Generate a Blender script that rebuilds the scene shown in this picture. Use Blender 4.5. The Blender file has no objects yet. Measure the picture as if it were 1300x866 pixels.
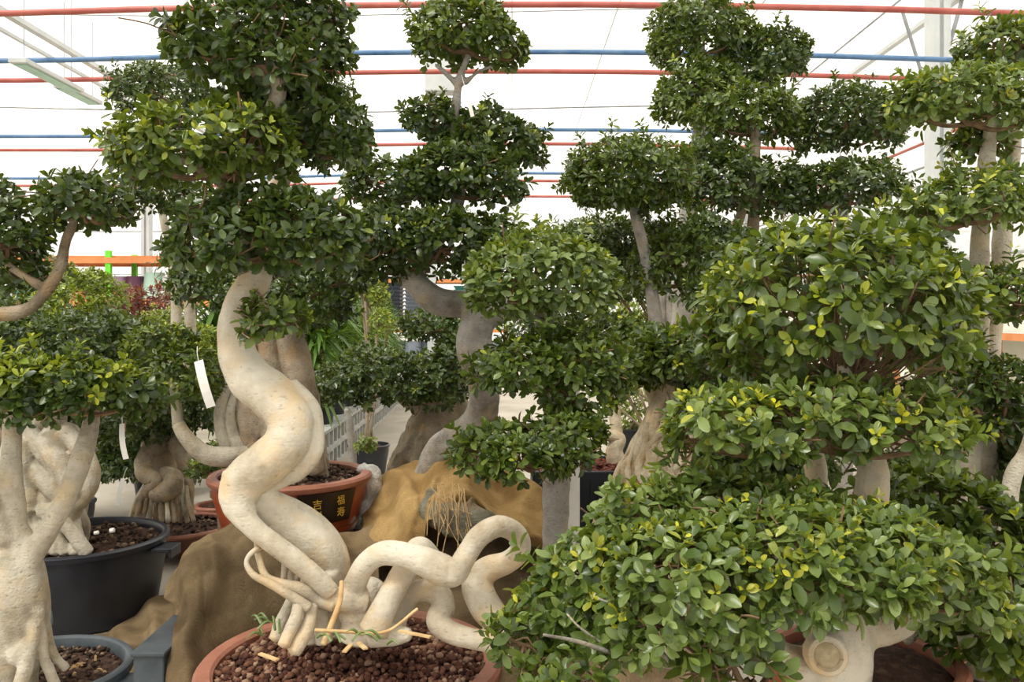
import bpy, math, random
import numpy as np
from mathutils import Vector, Matrix
S = bpy.context.scene
COL = S.collection
F = 1100.0; EYE = 1.5
# the viewpoint stands at (0, 0, 1.5) looking along +Y; P turns (column, row, distance) into a place in metres
def P(px, py, d): return np.array([(px - 650) / F * d, d, EYE - (py - 400) / F * d])
RNG = np.random.default_rng(7)

# ---------------------------------------------------------------- materials
def newmat(name):
    m = bpy.data.materials.new(name); m.use_nodes = True
    nt = m.node_tree; nt.nodes.clear()
    out = nt.nodes.new('ShaderNodeOutputMaterial')
    return m, nt, out
def N(nt, t, **kw):
    n = nt.nodes.new(t)
    for k, v in kw.items():
        if k in n.inputs: n.inputs[k].default_value = v
        else: setattr(n, k, v)
    return n
def ramp(nt, stops):
    r = nt.nodes.new('ShaderNodeValToRGB'); e = r.color_ramp.elements
    e[0].position, e[0].color = stops[0][0], (*stops[0][1], 1)
    e[1].position, e[1].color = stops[-1][0], (*stops[-1][1], 1)
    for p, c in stops[1:-1]:
        x = e.new(p); x.color = (*c, 1)
    return r
def lin(*c):
    return tuple(((v / 255) / 12.92 if v / 255 <= .04045 else ((v / 255 + .055) / 1.055) ** 2.4) for v in c)
def surf(name, stops, scale=8, rough=.7, bump=.3, detail=6, stretch=(1, 1, 1), bscale=None, metal=0, spec=.4, bdist=.01):
    m, nt, out = newmat(name)
    tc = N(nt, 'ShaderNodeTexCoord'); mp = N(nt, 'ShaderNodeMapping'); mp.inputs['Scale'].default_value = stretch
    nt.links.new(tc.outputs['Object'], mp.inputs[0])
    no = N(nt, 'ShaderNodeTexNoise', Scale=scale, Detail=detail, Roughness=.62)
    nt.links.new(mp.outputs[0], no.inputs['Vector'])
    r = ramp(nt, stops); nt.links.new(no.outputs[0], r.inputs[0])
    b = N(nt, 'ShaderNodeBsdfPrincipled', Roughness=rough, Metallic=metal)
    b.inputs['Specular IOR Level'].default_value = spec
    nt.links.new(r.outputs[0], b.inputs['Base Color'])
    if bump:
        n2 = N(nt, 'ShaderNodeTexNoise', Scale=bscale or scale * 4, Detail=5)
        nt.links.new(mp.outputs[0], n2.inputs['Vector'])
        bp = N(nt, 'ShaderNodeBump', Strength=bump, Distance=bdist)
        nt.links.new(n2.outputs[0], bp.inputs['Height']); nt.links.new(bp.outputs[0], b.inputs['Normal'])
    nt.links.new(b.outputs[0], out.inputs[0])
    return m
def bark(name, base, dark, warm, scale=6, spots=.5, bump=.35):
    """pale fig bark: broad tone drift, warm rubbed streaks, small dark lenticels"""
    m, nt, out = newmat(name)
    tc = N(nt, 'ShaderNodeTexCoord')
    n1 = N(nt, 'ShaderNodeTexNoise', Scale=scale, Detail=7, Roughness=.65)
    n2 = N(nt, 'ShaderNodeTexNoise', Scale=scale * 1.7, Detail=5)
    n3 = N(nt, 'ShaderNodeTexNoise', Scale=scale * 9, Detail=3, Roughness=.5)
    n4 = N(nt, 'ShaderNodeTexNoise', Scale=scale * 22, Detail=3)
    mp = N(nt, 'ShaderNodeMapping'); mp.inputs['Scale'].default_value = (1, 1, 2.6)
    nt.links.new(tc.outputs['Object'], mp.inputs[0])
    for n in (n1, n2, n4): nt.links.new(tc.outputs['Object'], n.inputs['Vector'])
    nt.links.new(mp.outputs[0], n3.inputs['Vector'])
    r1 = ramp(nt, [(.3, dark), (.48, tuple(.6 * a + .4 * b for a, b in zip(base, dark))), (.6, base)])
    nt.links.new(n1.outputs[0], r1.inputs[0])
    r2 = ramp(nt, [(.5, (0, 0, 0)), (.72, (.75, .75, .75))]); nt.links.new(n2.outputs[0], r2.inputs[0])
    mx = N(nt, 'ShaderNodeMix', data_type='RGBA'); mx.inputs[7].default_value = (*warm, 1)
    nt.links.new(r2.outputs[0], mx.inputs[0]); nt.links.new(r1.outputs[0], mx.inputs[6])
    r3 = ramp(nt, [(.3, (spots, spots, spots)), (.37, (0, 0, 0))]); nt.links.new(n3.outputs[0], r3.inputs[0])
    m2 = N(nt, 'ShaderNodeMix', data_type='RGBA'); m2.inputs[7].default_value = (*[c * .3 for c in dark], 1)
    nt.links.new(r3.outputs[0], m2.inputs[0]); nt.links.new(mx.outputs[2], m2.inputs[6])
    b = N(nt, 'ShaderNodeBsdfPrincipled', Roughness=.72); b.inputs['Specular IOR Level'].default_value = .25
    nt.links.new(m2.outputs[2], b.inputs['Base Color'])
    ad = N(nt, 'ShaderNodeMath', operation='ADD'); nt.links.new(n3.outputs[0], ad.inputs[0]); nt.links.new(n4.outputs[0], ad.inputs[1])
    bp = N(nt, 'ShaderNodeBump', Strength=bump, Distance=.008)
    nt.links.new(ad.outputs[0], bp.inputs['Height']); nt.links.new(bp.outputs[0], b.inputs['Normal'])
    nt.links.new(b.outputs[0], out.inputs[0])
    return m
def leafmat(name, dark, mid, light, young, back=None, rough=.30, trans=.2):
    """per-leaf colour from the 'leaf' attribute: R = young growth, G = individual variation"""
    m, nt, out = newmat(name)
    at = N(nt, 'ShaderNodeAttribute', attribute_name='leaf')
    sp = N(nt, 'ShaderNodeSeparateColor'); nt.links.new(at.outputs['Color'], sp.inputs[0])
    r = ramp(nt, [(0, dark), (.5, mid), (1, light)]); nt.links.new(sp.outputs[1], r.inputs[0])
    mx = N(nt, 'ShaderNodeMix', data_type='RGBA'); mx.inputs[7].default_value = (*young, 1)
    nt.links.new(sp.outputs[0], mx.inputs[0]); nt.links.new(r.outputs[0], mx.inputs[6])
    g = N(nt, 'ShaderNodeNewGeometry')
    mb = N(nt, 'ShaderNodeMix', data_type='RGBA'); bk = back or tuple(min(1, c * 1.5 + .01) for c in mid)
    mb.inputs[7].default_value = (*bk, 1)
    mu = N(nt, 'ShaderNodeMath', operation='MULTIPLY'); mu.inputs[1].default_value = .55
    nt.links.new(g.outputs['Backfacing'], mu.inputs[0]); nt.links.new(mu.outputs[0], mb.inputs[0])
    nt.links.new(mx.outputs[2], mb.inputs[6])
    b = N(nt, 'ShaderNodeBsdfPrincipled', Roughness=rough); b.inputs['Specular IOR Level'].default_value = .5
    nt.links.new(mb.outputs[2], b.inputs['Base Color'])
    t = N(nt, 'ShaderNodeBsdfTranslucent')
    ts = N(nt, 'ShaderNodeMix', data_type='RGBA', blend_type='MULTIPLY'); ts.inputs[0].default_value = 1
    ts.inputs[7].default_value = (2.4, 2.0, .5, 1); nt.links.new(mb.outputs[2], ts.inputs[6]); nt.links.new(ts.outputs[2], t.inputs[0])
    ms = N(nt, 'ShaderNodeMixShader'); ms.inputs[0].default_value = trans
    nt.links.new(b.outputs[0], ms.inputs[1]); nt.links.new(t.outputs[0], ms.inputs[2])
    nt.links.new(ms.outputs[0], out.inputs[0])
    return m

# ---------------------------------------------------------------- objects
ORIG = {}
def thing(name, label, cat, loc, group=None):
    o = bpy.data.objects.new(name, None); COL.objects.link(o)
    o.empty_display_size = .1
    o.location = tuple(float(v) for v in loc); o['label'] = label; o['category'] = cat
    if group: o['group'] = group
    ORIG[o.name] = np.array([float(v) for v in loc])
    return o
def tag(o, label, cat, group=None):
    o['label'] = label; o['category'] = cat
    if group: o['group'] = group
    return o
def origin(parent):
    return ORIG.get(parent.name, np.zeros(3)) if parent is not None else np.zeros(3)
def link(name, me, mat, parent=None, kind=None, label=None, base=None):
    """mesh vertices are given in world metres; the object's origin is its parent's base (or `base`)"""
    o = bpy.data.objects.new(name, me); COL.objects.link(o)
    if mat is not None:
        me.materials.clear(); me.materials.append(mat)
    org = origin(parent) if parent is not None else (np.array(base, float) if base is not None else None)
    if org is not None:
        me.transform(Matrix.Translation(Vector(tuple(-org))))
        if parent is not None: o.parent = parent; ORIG[o.name] = org
        else: o.location = tuple(org); ORIG[o.name] = org
    if kind: o['kind'] = kind
    if label: o['label'] = label
    return o
def mesh(V, faces, smooth=True, name='mesh'):
    me = bpy.data.meshes.new(name); me.from_pydata([tuple(map(float, v)) for v in V], [], faces); me.update()
    if smooth: me.polygons.foreach_set('use_smooth', [True] * len(me.polygons))
    return me
def quads(V, Q, smooth=True, name='mesh', attr=None):
    """fast mesh from arrays, all faces quads"""
    me = bpy.data.meshes.new(name); V = np.asarray(V, np.float32); Q = np.asarray(Q, np.int32)
    me.vertices.add(len(V)); me.vertices.foreach_set('co', V.ravel())
    me.loops.add(Q.size); me.loops.foreach_set('vertex_index', Q.ravel())
    me.polygons.add(len(Q)); me.polygons.foreach_set('loop_start', np.arange(0, Q.size, 4, dtype=np.int32))
    me.update(calc_edges=True)
    if smooth: me.polygons.foreach_set('use_smooth', np.ones(len(Q), bool))
    if attr is not None:
        a = me.attributes.new('leaf', 'FLOAT_COLOR', 'POINT'); a.data.foreach_set('color', np.asarray(attr, np.float32).ravel())
    me.validate()
    return me
class MB:
    """collects simple solids into ONE mesh"""
    def __init__(s): s.V = []; s.Fc = []
    def add(s, V, Fc):
        k = len(s.V); s.V += [tuple(map(float, v)) for v in V]; s.Fc += [tuple(i + k for i in f) for f in Fc]; return s
    def box(s, c, d, rz=0, b=0):
        x, y, z = [v / 2 for v in d]; ca, sa = math.cos(rz), math.sin(rz); V = []
        for dz in (-z, z):
            for dx, dy in ((-x, -y), (x, -y), (x, y), (-x, y)):
                V.append((c[0] + dx * ca - dy * sa, c[1] + dx * sa + dy * ca, c[2] + dz))
        return s.add(V, [(0, 3, 2, 1), (4, 5, 6, 7), (0, 1, 5, 4), (1, 2, 6, 5), (2, 3, 7, 6), (3, 0, 4, 7)])
    def tube(s, pts, rad, n=8, cap=True):
        V, Fc = tube_geo(pts, rad, n, cap); return s.add(V, Fc)
    def lathe(s, c, prof, n=48, sx=1, sy=1, rz=0, wob=None):
        V = []; Fc = []; ca, sa = math.cos(rz), math.sin(rz)
        for (r, z) in prof:
            for i in range(n):
                a = 2 * math.pi * i / n; rr = r * (wob(a) if wob else 1)
                x, y = rr * sx * math.cos(a), rr * sy * math.sin(a)
                V.append((c[0] + x * ca - y * sa, c[1] + x * sa + y * ca, c[2] + z))
        for j in range(len(prof) - 1):
            for i in range(n):
                k = (i + 1) % n; Fc.append((j * n + i, j * n + k, (j + 1) * n + k, (j + 1) * n + i))
        if prof[0][0] < 1e-3 or True:
            Fc.append(tuple(reversed(range(n))))
            Fc.append(tuple((len(prof) - 1) * n + i for i in range(n)))
        return s.add(V, Fc)
    def build(s, name, mat, parent=None, smooth=True, kind=None, label=None, bevel=0, base=None, auto=None):
        me = mesh(s.V, s.Fc, smooth, name)
        if smooth: me.set_sharp_from_angle(angle=math.radians(auto or 40))
        o = link(name, me, mat, parent, kind, label, base)
        if bevel:
            md = o.modifiers.new('bevel', 'BEVEL'); md.width = bevel; md.segments = 2; md.limit_method = 'ANGLE'
        return o
def catmull(pts, per=8):
    p = np.asarray(pts, float); n = len(p)
    if n == 2: 
        t = np.linspace(0, 1, per + 1)[:, None]; return p[0] * (1 - t) + p[1] * t
    q = np.vstack([2 * p[0] - p[1], p, 2 * p[-1] - p[-2]]); out = []
    for i in range(1, n):
        a, b, c, d = q[i - 1], q[i], q[i + 1], q[i + 2]
        for k in range(per):
            t = k / per
            out.append(.5 * ((2 * b) + (c - a) * t + (2 * a - 5 * b + 4 * c - d) * t * t + (-a + 3 * b - 3 * c + d) * t ** 3))
    out.append(p[-1]); return np.array(out)
def tube_geo(pts, rad, n=8, cap=True):
    pts = np.asarray(pts, float); m = len(pts); rad = np.full(m, rad) if np.isscalar(rad) else np.asarray(rad, float)
    tg = np.gradient(pts, axis=0); tg /= np.linalg.norm(tg, axis=1)[:, None] + 1e-9
    u = np.cross(tg[0], (0, 0, 1.)); 
    if np.linalg.norm(u) < .1: u = np.cross(tg[0], (1., 0, 0))
    u /= np.linalg.norm(u); ang = np.arange(n) * 2 * math.pi / n; V = []
    for i in range(m):
        u = u - tg[i] * np.dot(u, tg[i]); u /= np.linalg.norm(u) + 1e-9; w = np.cross(tg[i], u)
        V.append(pts[i] + rad[i] * (np.cos(ang)[:, None] * u + np.sin(ang)[:, None] * w))
    V = np.vstack(V); Fc = []
    for j in range(m - 1):
        for i in range(n):
            k = (i + 1) % n; Fc.append((j * n + i, j * n + k, (j + 1) * n + k, (j + 1) * n + i))
    if cap:
        a = len(V); V = np.vstack([V, pts[0] - tg[0] * rad[0] * .45, pts[-1] + tg[-1] * rad[-1] * .45])
        for i in range(n):
            k = (i + 1) % n; Fc.append((k, i, a)); Fc.append(((m - 1) * n + i, (m - 1) * n + k, a + 1))
    return V, Fc
def sn(V, f, seed=0):
    """smooth pseudo noise from sines, -1..1"""
    r = np.random.default_rng(seed); o = np.zeros(len(V))
    for k in range(7):
        w = r.normal(size=3) * f * (1 + k * .45); o += np.sin(V @ w + r.uniform(0, 6.28)) / (1 + k * .5)
    return o / 2.4
def trunk(parent, strands, mat, name='trunk', n=16, vox=None, amp=.05, label=None, world=False, per=8, smooth=6, extra=()):
    """wood grown from strands of (column, row, distance, radius in px), fused into one skin when vox is given"""
    mb = MB()
    for st in strands:
        if world: ctr = np.array([s for s in st], float)
        else: ctr = np.array([[*P(s[0], s[1], s[2]), s[3] / F * s[2]] for s in st])
        c = catmull(ctr, per); pts, rad = c[:, :3], np.maximum(c[:, 3], .002)
        rad = rad * (1 + amp * sn(pts, 14, len(pts)))
        V, Fc = tube_geo(pts, rad, n)
        mb.add(V, Fc)
    for st in extra:
        c = catmull(np.array(st, float), 4); V, Fc = tube_geo(c[:, :3], c[:, 3], n); mb.add(V, Fc)
    me = mesh(mb.V, mb.Fc, True, name)
    if vox:
        o = bpy.data.objects.new('tmp', me); COL.objects.link(o)
        md = o.modifiers.new('r', 'REMESH'); md.mode = 'VOXEL'; md.voxel_size = vox; md.use_smooth_shade = True
        if smooth:
            ms = o.modifiers.new('s', 'SMOOTH'); ms.factor = .5; ms.iterations = smooth
        dg = bpy.context.evaluated_depsgraph_get(); me2 = bpy.data.meshes.new_from_object(o.evaluated_get(dg))
        bpy.data.objects.remove(o); me = me2; me.name = name
    k = len(me.vertices); V = np.empty(k * 3, np.float32); me.vertices.foreach_get('co', V); V = V.reshape(-1, 3)
    Nn = np.empty(k * 3, np.float32); me.vertices.foreach_get('normal', Nn); Nn = Nn.reshape(-1, 3)
    rr = np.mean([s[3] / F * s[2] if not world else s[3] for st in strands for s in st])
    V = V + Nn * (sn(V, 22, 3) * rr * amp * 1.1 + sn(V, 70, 5) * rr * amp * .45)[:, None]
    me.vertices.foreach_set('co', V.astype(np.float32).ravel()); me.update()
    me.polygons.foreach_set('use_smooth', [True] * len(me.polygons))
    return link(name, me, mat, parent, label=label)

def braid(core, k, r, twist=.4, per=6, seed=1, out=.9, wob=.5, span=(0, 6.283)):
    """k strands lying on the skin of a core given like a trunk strand; returned in world metres"""
    rng = np.random.default_rng(seed)
    c = catmull(np.array([[*P(s[0], s[1], s[2]), s[3] / F * s[2]] for s in core]), per); m = len(c); res = []
    for i in range(k):
        ph = span[0] + (span[1] - span[0]) * (i + .3 * rng.random()) / k; w1, w2 = rng.uniform(0, 6.28, 2); rs = r * rng.uniform(.75, 1.3); st = []
        for j in range(m):
            t = j / (m - 1); a = ph + twist * t * 6.283 + wob * math.sin(w1 + t * 7) * .5 + wob * .3 * math.sin(w2 + t * 15)
            R = c[j, 3] * out; st.append((c[j, 0] + R * math.cos(a), c[j, 1] + R * math.sin(a), c[j, 2], rs * (.7 + .3 * c[j, 3] / c[:, 3].mean()) * (1 + .15 * math.sin(w2 + t * 9))))
        res.append(st[::2] if m > 12 else st)
    return res
# ---------------------------------------------------------------- leaves
TW = {5: ([0, .28, .58, .86, 1.0], [.05, .36, .5, .34, .05]), 4: ([0, .34, .76, 1.0], [.05, .42, .44, .06]), 3: ([0, .55, 1.], [.06, .5, .07])}
def leaf_mesh(pos, axis, L, per, young, rng, rows=4, asp=.5, spread=(24, 82), droop=.12, brown=0):
    """a rosette of `per` leaves at every shoot (pos, axis)"""
    n = len(pos)
    if n == 0: return None
    axis = axis / (np.linalg.norm(axis, axis=1)[:, None] + 1e-9)
    h = np.where(np.abs(axis[:, 2:3]) < .9, np.array([[0, 0, 1.]]), np.array([[1., 0, 0]]))
    u = np.cross(axis, h); u /= np.linalg.norm(u, axis=1)[:, None]; w = np.cross(axis, u)
    i = np.tile(np.arange(per), n); s = np.repeat(np.arange(n), per); m = len(i)
    f = i / max(per - 1, 1)
    phi = i * 2.399 + np.repeat(rng.uniform(0, 6.28, n), per) + rng.normal(0, .25, m)
    th = np.radians(spread[0] + (spread[1] - spread[0]) * (1 - f) ** .8 + rng.normal(0, 12, m))
    a = axis[s]; rad = np.cos(phi)[:, None] * u[s] + np.sin(phi)[:, None] * w[s]
    d = np.cos(th)[:, None] * a + np.sin(th)[:, None] * rad; d[:, 2] -= droop * rng.uniform(.3, 1.6, m)
    d /= np.linalg.norm(d, axis=1)[:, None]
    nn = a - d * np.sum(a * d, 1)[:, None] + rng.normal(0, .22, (m, 3)); nn -= d * np.sum(nn * d, 1)[:, None]
    nn /= np.linalg.norm(nn, axis=1)[:, None] + 1e-9
    sd = np.cross(d, nn)
    ln = L * (1 - .38 * f) * rng.uniform(.72, 1.18, m) * (1 - .5 * young[s] * f)
    st = pos[s] + a * (f * L * .35)[:, None] + d * (L * .10)
    ts, ws = TW[rows]; R = len(ts); V = np.empty((m, R, 3, 3))
    curl = rng.uniform(.0, .26, m); cup = rng.uniform(.12, .5, m)
    for r, (t, wd) in enumerate(zip(ts, ws)):
        c = st + d * (ln * t)[:, None] - nn * (curl * ln * t * t)[:, None]
        hw = ln * wd * asp
        V[:, r, 0] = c - sd * hw[:, None] + nn * (hw * cup)[:, None]
        V[:, r, 1] = c
        V[:, r, 2] = c + sd * hw[:, None] + nn * (hw * cup)[:, None]
    q = []
    for r in range(R - 1):
        for k in range(2):
            x = r * 3 + k; q.append((x, x + 1, x + 4, x + 3))
    q = np.array(q); Q = (np.arange(m)[:, None, None] * R * 3 + q[None]).reshape(-1, 4)
    yg = young[s] * np.clip(f * 1.5 - .15, 0, 1) * rng.uniform(.55, 1, m)
    at = np.zeros((m, R * 3, 4)); at[:, :, 0] = yg[:, None]; at[:, :, 1] = rng.uniform(0, 1, m)[:, None]; at[:, :, 3] = 1
    return V.reshape(-1, 3), Q, at.reshape(-1, 4)

def pad(parent, lobes, leaf=.042, mat=None, dens=1.0, young=.10, flat=.5, per=6, fan=False, arch=0, sprig=.03, rows=None, twigs=16, anchor=None,
        label=None, yz=True, depthk=.9, inner=.45, twmat=None, name='foliage_pad', lump=.13, up=.5, loose=.06, asp=.57):
    """a clipped cloud of leaves. lobe = (column, row, half width px, half height px, distance[, half depth m])"""
    rng = np.random.default_rng(int(abs(lobes[0][0] * 7 + lobes[0][1] * 13)) + 1)
    C = []; R = []
    for l in lobes:
        C.append(P(*l[:3])); rx = l[2 + 0] and l[2]
    C = []
    for l in lobes:
        px, py, rx, ry, d = l[:5]; C.append(P(px, py, d)); a = rx / F * d; b = ry / F * d
        R.append((a, l[5] if len(l) > 5 else max(min(a * depthk, .75), b * .8), b))
    C, R = np.array(C), np.array(R); R = np.maximum(R - leaf * .22, R * .8); dens = dens * 1.6
    dist = lobes[0][4]
    if rows is None: rows = 5 if dist < 2.7 else (4 if dist < 3.7 else 3)
    sp = leaf * 1.02 / math.sqrt(dens)
    pos = []; ax = []; yg = []
    for k in range(len(C)):
        a, b, c = R[k]; area = 4 * math.pi * (((a * b) ** 1.6 + (a * c) ** 1.6 + (b * c) ** 1.6) / 3) ** (1 / 1.6)
        for layer, (cnt, r0, r1) in enumerate(((area / sp ** 2, .93, 1.05), (inner * area / sp ** 2, .66, .92))):
            n = int(cnt); dd = rng.normal(size=(n, 3)); dd /= np.linalg.norm(dd, axis=1)[:, None]
            q = dd * R[k]; lm = 1 + lump * sn(q + C[k], 9 / max(a, .2) ** .5, 3)
            rr = rng.uniform(r0, r1, n) * lm + (rng.random(n) < loose) * rng.uniform(.02, .14, n)
            p = C[k] + q * rr[:, None]; nm = dd / R[k]; nm /= np.linalg.norm(nm, axis=1)[:, None]
            keep = (q[:, 2] > -(flat + arch * ((dd[:, 0] ** 2 + np.maximum(dd[:, 1], -.2) ** 2) - .75)) * c - rng.uniform(0, .22, n) * c)
            for j in range(len(C)):
                if j != k: keep &= (np.sum(((p - C[j]) / R[j]) ** 2, 1) > .78)
            p, nm = p[keep], nm[keep]
            av = nm * .8 + np.array([0, 0, up]) + rng.normal(0, .28, p.shape)
            pos.append(p); ax.append(av)
            base = (rng.random(len(p)) < young * (1.4 if layer == 0 else .1)) * (nm[:, 2] > -.35)
            yg.append(base * rng.uniform(.35, 1, len(p)))
    pos, ax, yg = np.vstack(pos), np.vstack(ax), np.concatenate(yg)
    ns = int(sprig * len(pos))                                      # shoots that have outgrown the clipping
    if ns:
        ii = rng.choice(len(pos), ns, replace=False); ii = ii[ax[ii, 2] > -.2]
        dv = ax[ii] + rng.normal(0, .25, (len(ii), 3)); dv /= np.linalg.norm(dv, axis=1)[:, None]; ln = rng.uniform(.3, 1, len(ii))
        for k in (1, 2, 3):
            pos = np.vstack([pos, pos[ii] + dv * (k * leaf * .75 * ln)[:, None]]); ax = np.vstack([ax, dv]); yg = np.concatenate([yg, (k == 3) * (rng.random(len(ii)) < young * 3) * .8])
    V, Q, at = leaf_mesh(pos, ax, leaf, per, yg, rng, rows, asp=asp)
    o = link(name, quads(V, Q, True, name, at), mat, parent, label=label)
    if twigs:
        mb = MB(); A = np.array(anchor if anchor is not None else C.mean(0) - np.array([0, 0, R[:, 2].mean() * (flat + .15)]))
        idx = rng.choice(len(pos), min(twigs, len(pos)), replace=False)
        own = []
        for k in range(len(C)):                                     # a limb to the heart of every cloud
            s0 = C[k] - np.array([0, 0, R[k][2] * .35]); own.append(s0)
            mb.tube(catmull([A, (A + s0) / 2 - np.array([0, 0, .02]), s0], 4), np.linspace(.011, .006, 9), 6, False)
        own = np.array(own)
        if fan: own[:] = A
        for t in idx:
            e = pos[t]; A2 = own[np.argmin(np.sum((own - e) ** 2, 1))]
            mid = A2 * .45 + e * .55 - np.array([0, 0, .1 * np.linalg.norm(e - A2)]) + rng.normal(0, .01, 3)
            c = catmull([A2, mid, e], 4); r = np.linspace(1, .3, len(c)) * .0036 * (1 + dist * .1); A = A2
            mb.tube(c, r, 5, False)
            for _ in range(2):
                s = c[rng.integers(3, len(c) - 1)]; e2 = s + (e - A) * .25 + rng.normal(0, .03, 3)
                mb.tube(catmull([s, (s + e2) / 2 + rng.normal(0, .008, 3), e2], 2), .0022, 4, False)
        tw = mb.build('twigs', twmat, o)
    return o

# ================================================================ world, light, viewpoint
S.view_settings.view_transform = 'Standard'; S.view_settings.look = 'None'; S.view_settings.gamma = 1
S.view_settings.use_curve_mapping = False; S.view_settings.exposure = 0.0
S.cycles.use_denoising = True
S.cycles.max_bounces = 8; S.cycles.diffuse_bounces = 4; S.cycles.glossy_bounces = 2; S.cycles.transmission_bounces = 4
S.cycles.transparent_max_bounces = 6; S.cycles.sample_clamp_indirect = 6
W = bpy.data.worlds.new('sky'); S.world = W; W.use_nodes = True
W.node_tree.nodes['Background'].inputs[0].default_value = (1.0, .985, .955, 1)
W.node_tree.nodes['Background'].inputs[1].default_value = 1.35
cd = bpy.data.cameras.new('camera'); cam = bpy.data.objects.new('camera', cd); COL.objects.link(cam)
cam.location = (0, 0, EYE); cam.rotation_euler = (math.radians(90), 0, 0)
cd.sensor_width = 36; cd.lens = 36 * F / 1300; cd.shift_y = -33 / 1300; cd.clip_end = 300; cd.clip_start = .05
S.camera = cam
sl = bpy.data.lights.new('sun', 'SUN'); sl.energy = 6.0; sl.angle = math.radians(16); sl.color = (1, .96, .88)
so = bpy.data.objects.new('sun', sl); COL.objects.link(so)
so.rotation_euler = Vector((0.42, 0.50, -1.0)).to_track_quat('-Z', 'Y').to_euler()   # from over the left shoulder

# ---------------------------------------------------------------- materials
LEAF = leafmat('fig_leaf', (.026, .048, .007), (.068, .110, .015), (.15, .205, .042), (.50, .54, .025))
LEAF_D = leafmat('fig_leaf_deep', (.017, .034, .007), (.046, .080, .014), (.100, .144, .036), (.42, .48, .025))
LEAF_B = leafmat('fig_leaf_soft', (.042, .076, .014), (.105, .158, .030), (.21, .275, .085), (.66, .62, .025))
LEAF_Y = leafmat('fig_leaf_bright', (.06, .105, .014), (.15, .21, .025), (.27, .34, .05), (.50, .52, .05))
PALML = leafmat('cane_leaf', (.03, .075, .015), (.075, .15, .03), (.15, .25, .055), (.35, .45, .06), trans=.3)
CROT = leafmat('croton_leaf', (.07, .018, .022), (.17, .05, .045), (.12, .13, .04), (.50, .09, .06))
TWIG = surf('twig_wood', [(.3, lin(84, 64, 46)), (.7, lin(140, 112, 84))], 30, .8, .2)
BK_A = bark('cream_bark', lin(206, 198, 180), lin(150, 134, 108), lin(212, 180, 132), 5, .3, .3)
BK_C = bark('ash_bark', lin(196, 188, 170), lin(128, 116, 94), lin(190, 168, 128), 6, .4, .45)
BK_G = bark('grey_brown_bark', lin(168, 154, 132), lin(96, 82, 64), lin(170, 140, 100), 7, .5, .5)
BK_J = bark('weathered_bark', lin(170, 166, 158), lin(104, 96, 84), lin(176, 160, 134), 7, .5, .5)
BK_O = bark('tan_root_bark', lin(220, 206, 178), lin(140, 116, 84), lin(212, 184, 138), 7, .4, .5)
TERRA = surf('terracotta', [(.3, lin(140, 62, 38)), (.7, lin(172, 86, 56))], 9, .5, .12, spec=.5)
TERRA_R = surf('terracotta_rim', [(.3, lin(134, 82, 62)), (.7, lin(160, 106, 84))], 12, .55, .15)
GLAZE = surf('red_brown_glaze', [(.3, lin(116, 50, 24)), (.7, lin(150, 70, 36))], 6, .28, .08, spec=.6)
BROWNP = surf('dark_brown_glaze', [(.3, lin(74, 36, 24)), (.7, lin(104, 52, 34))], 6, .3, .08, spec=.6)
BLACKP = surf('black_plastic', [(.35, lin(26, 28, 34)), (.7, lin(44, 46, 54))], 5, .42, .05, spec=.45)
GREYP = surf('grey_blue_plastic', [(.35, lin(62, 70, 76)), (.7, lin(92, 100, 104))], 7, .5, .08)
def stonemat(name, stops):
    m, nt, out = newmat(name); g = N(nt, 'ShaderNodeNewGeometry'); r = ramp(nt, stops); nt.links.new(g.outputs['Random Per Island'], r.inputs[0])
    b = N(nt, 'ShaderNodeBsdfPrincipled', Roughness=.9); b.inputs['Specular IOR Level'].default_value = .2
    tc = N(nt, 'ShaderNodeTexCoord'); no = N(nt, 'ShaderNodeTexNoise', Scale=220, Detail=3); nt.links.new(tc.outputs['Object'], no.inputs['Vector'])
    bp = N(nt, 'ShaderNodeBump', Strength=.8, Distance=.003); nt.links.new(no.outputs[0], bp.inputs['Height']); nt.links.new(bp.outputs[0], b.inputs['Normal'])
    nt.links.new(r.outputs[0], b.inputs['Base Color']); nt.links.new(b.outputs[0], out.inputs[0]); return m
LAVAS = stonemat('lava_stone', [(0, lin(52, 30, 24)), (.45, lin(88, 56, 44)), (.8, lin(116, 80, 62)), (.95, lin(150, 122, 100))])
SOILS = stonemat('soil_crumb', [(0, lin(34, 24, 20)), (.6, lin(70, 52, 42)), (.95, lin(130, 110, 90))])
PANEL = surf('black_lacquer_panel', [(.3, lin(30, 20, 16)), (.7, lin(40, 27, 20))], 9, .3, 0)
GOLD = surf('gold_paint', [(.3, lin(170, 130, 40)), (.7, lin(205, 170, 70))], 30, .4, .1)
SOIL = surf('dark_soil', [(.3, lin(38, 24, 17)), (.55, lin(78, 52, 38)), (.75, lin(120, 92, 70))], 40, .95, 1, bscale=90, bdist=.02)
LAVA = surf('lava_gravel', [(.3, lin(44, 26, 20)), (.5, lin(92, 58, 44)), (.7, lin(150, 108, 84))], 42, .95, .5, bscale=160)
MULCH = surf('red_bark_mulch', [(.3, lin(70, 34, 26)), (.7, lin(140, 84, 66))], 30, .95, .5)
WHITEM = surf('white_steel', [(.3, (.50, .53, .53)), (.7, (.60, .62, .61))], 4, .45, 0)
REDM = surf('red_painted_steel', [(.35, lin(160, 78, 70)), (.7, lin(186, 106, 94))], 3, .45, .05)
BLUEM = surf('blue_painted_steel', [(.35, lin(66, 104, 148)), (.7, lin(104, 136, 170))], 3, .45, .05)
GREYM = surf('galvanised_steel', [(.3, lin(130, 134, 138)), (.7, lin(172, 174, 176))], 6, .5, 0, metal=.3)
ORANGE = surf('orange_painted_steel', [(.3, lin(206, 124, 70)), (.7, lin(228, 152, 96))], 4, .5, 0)
GREENM = surf('lime_painted_steel', [(.3, lin(96, 205, 40)), (.7, lin(130, 228, 60))], 4, .5, 0)
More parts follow.
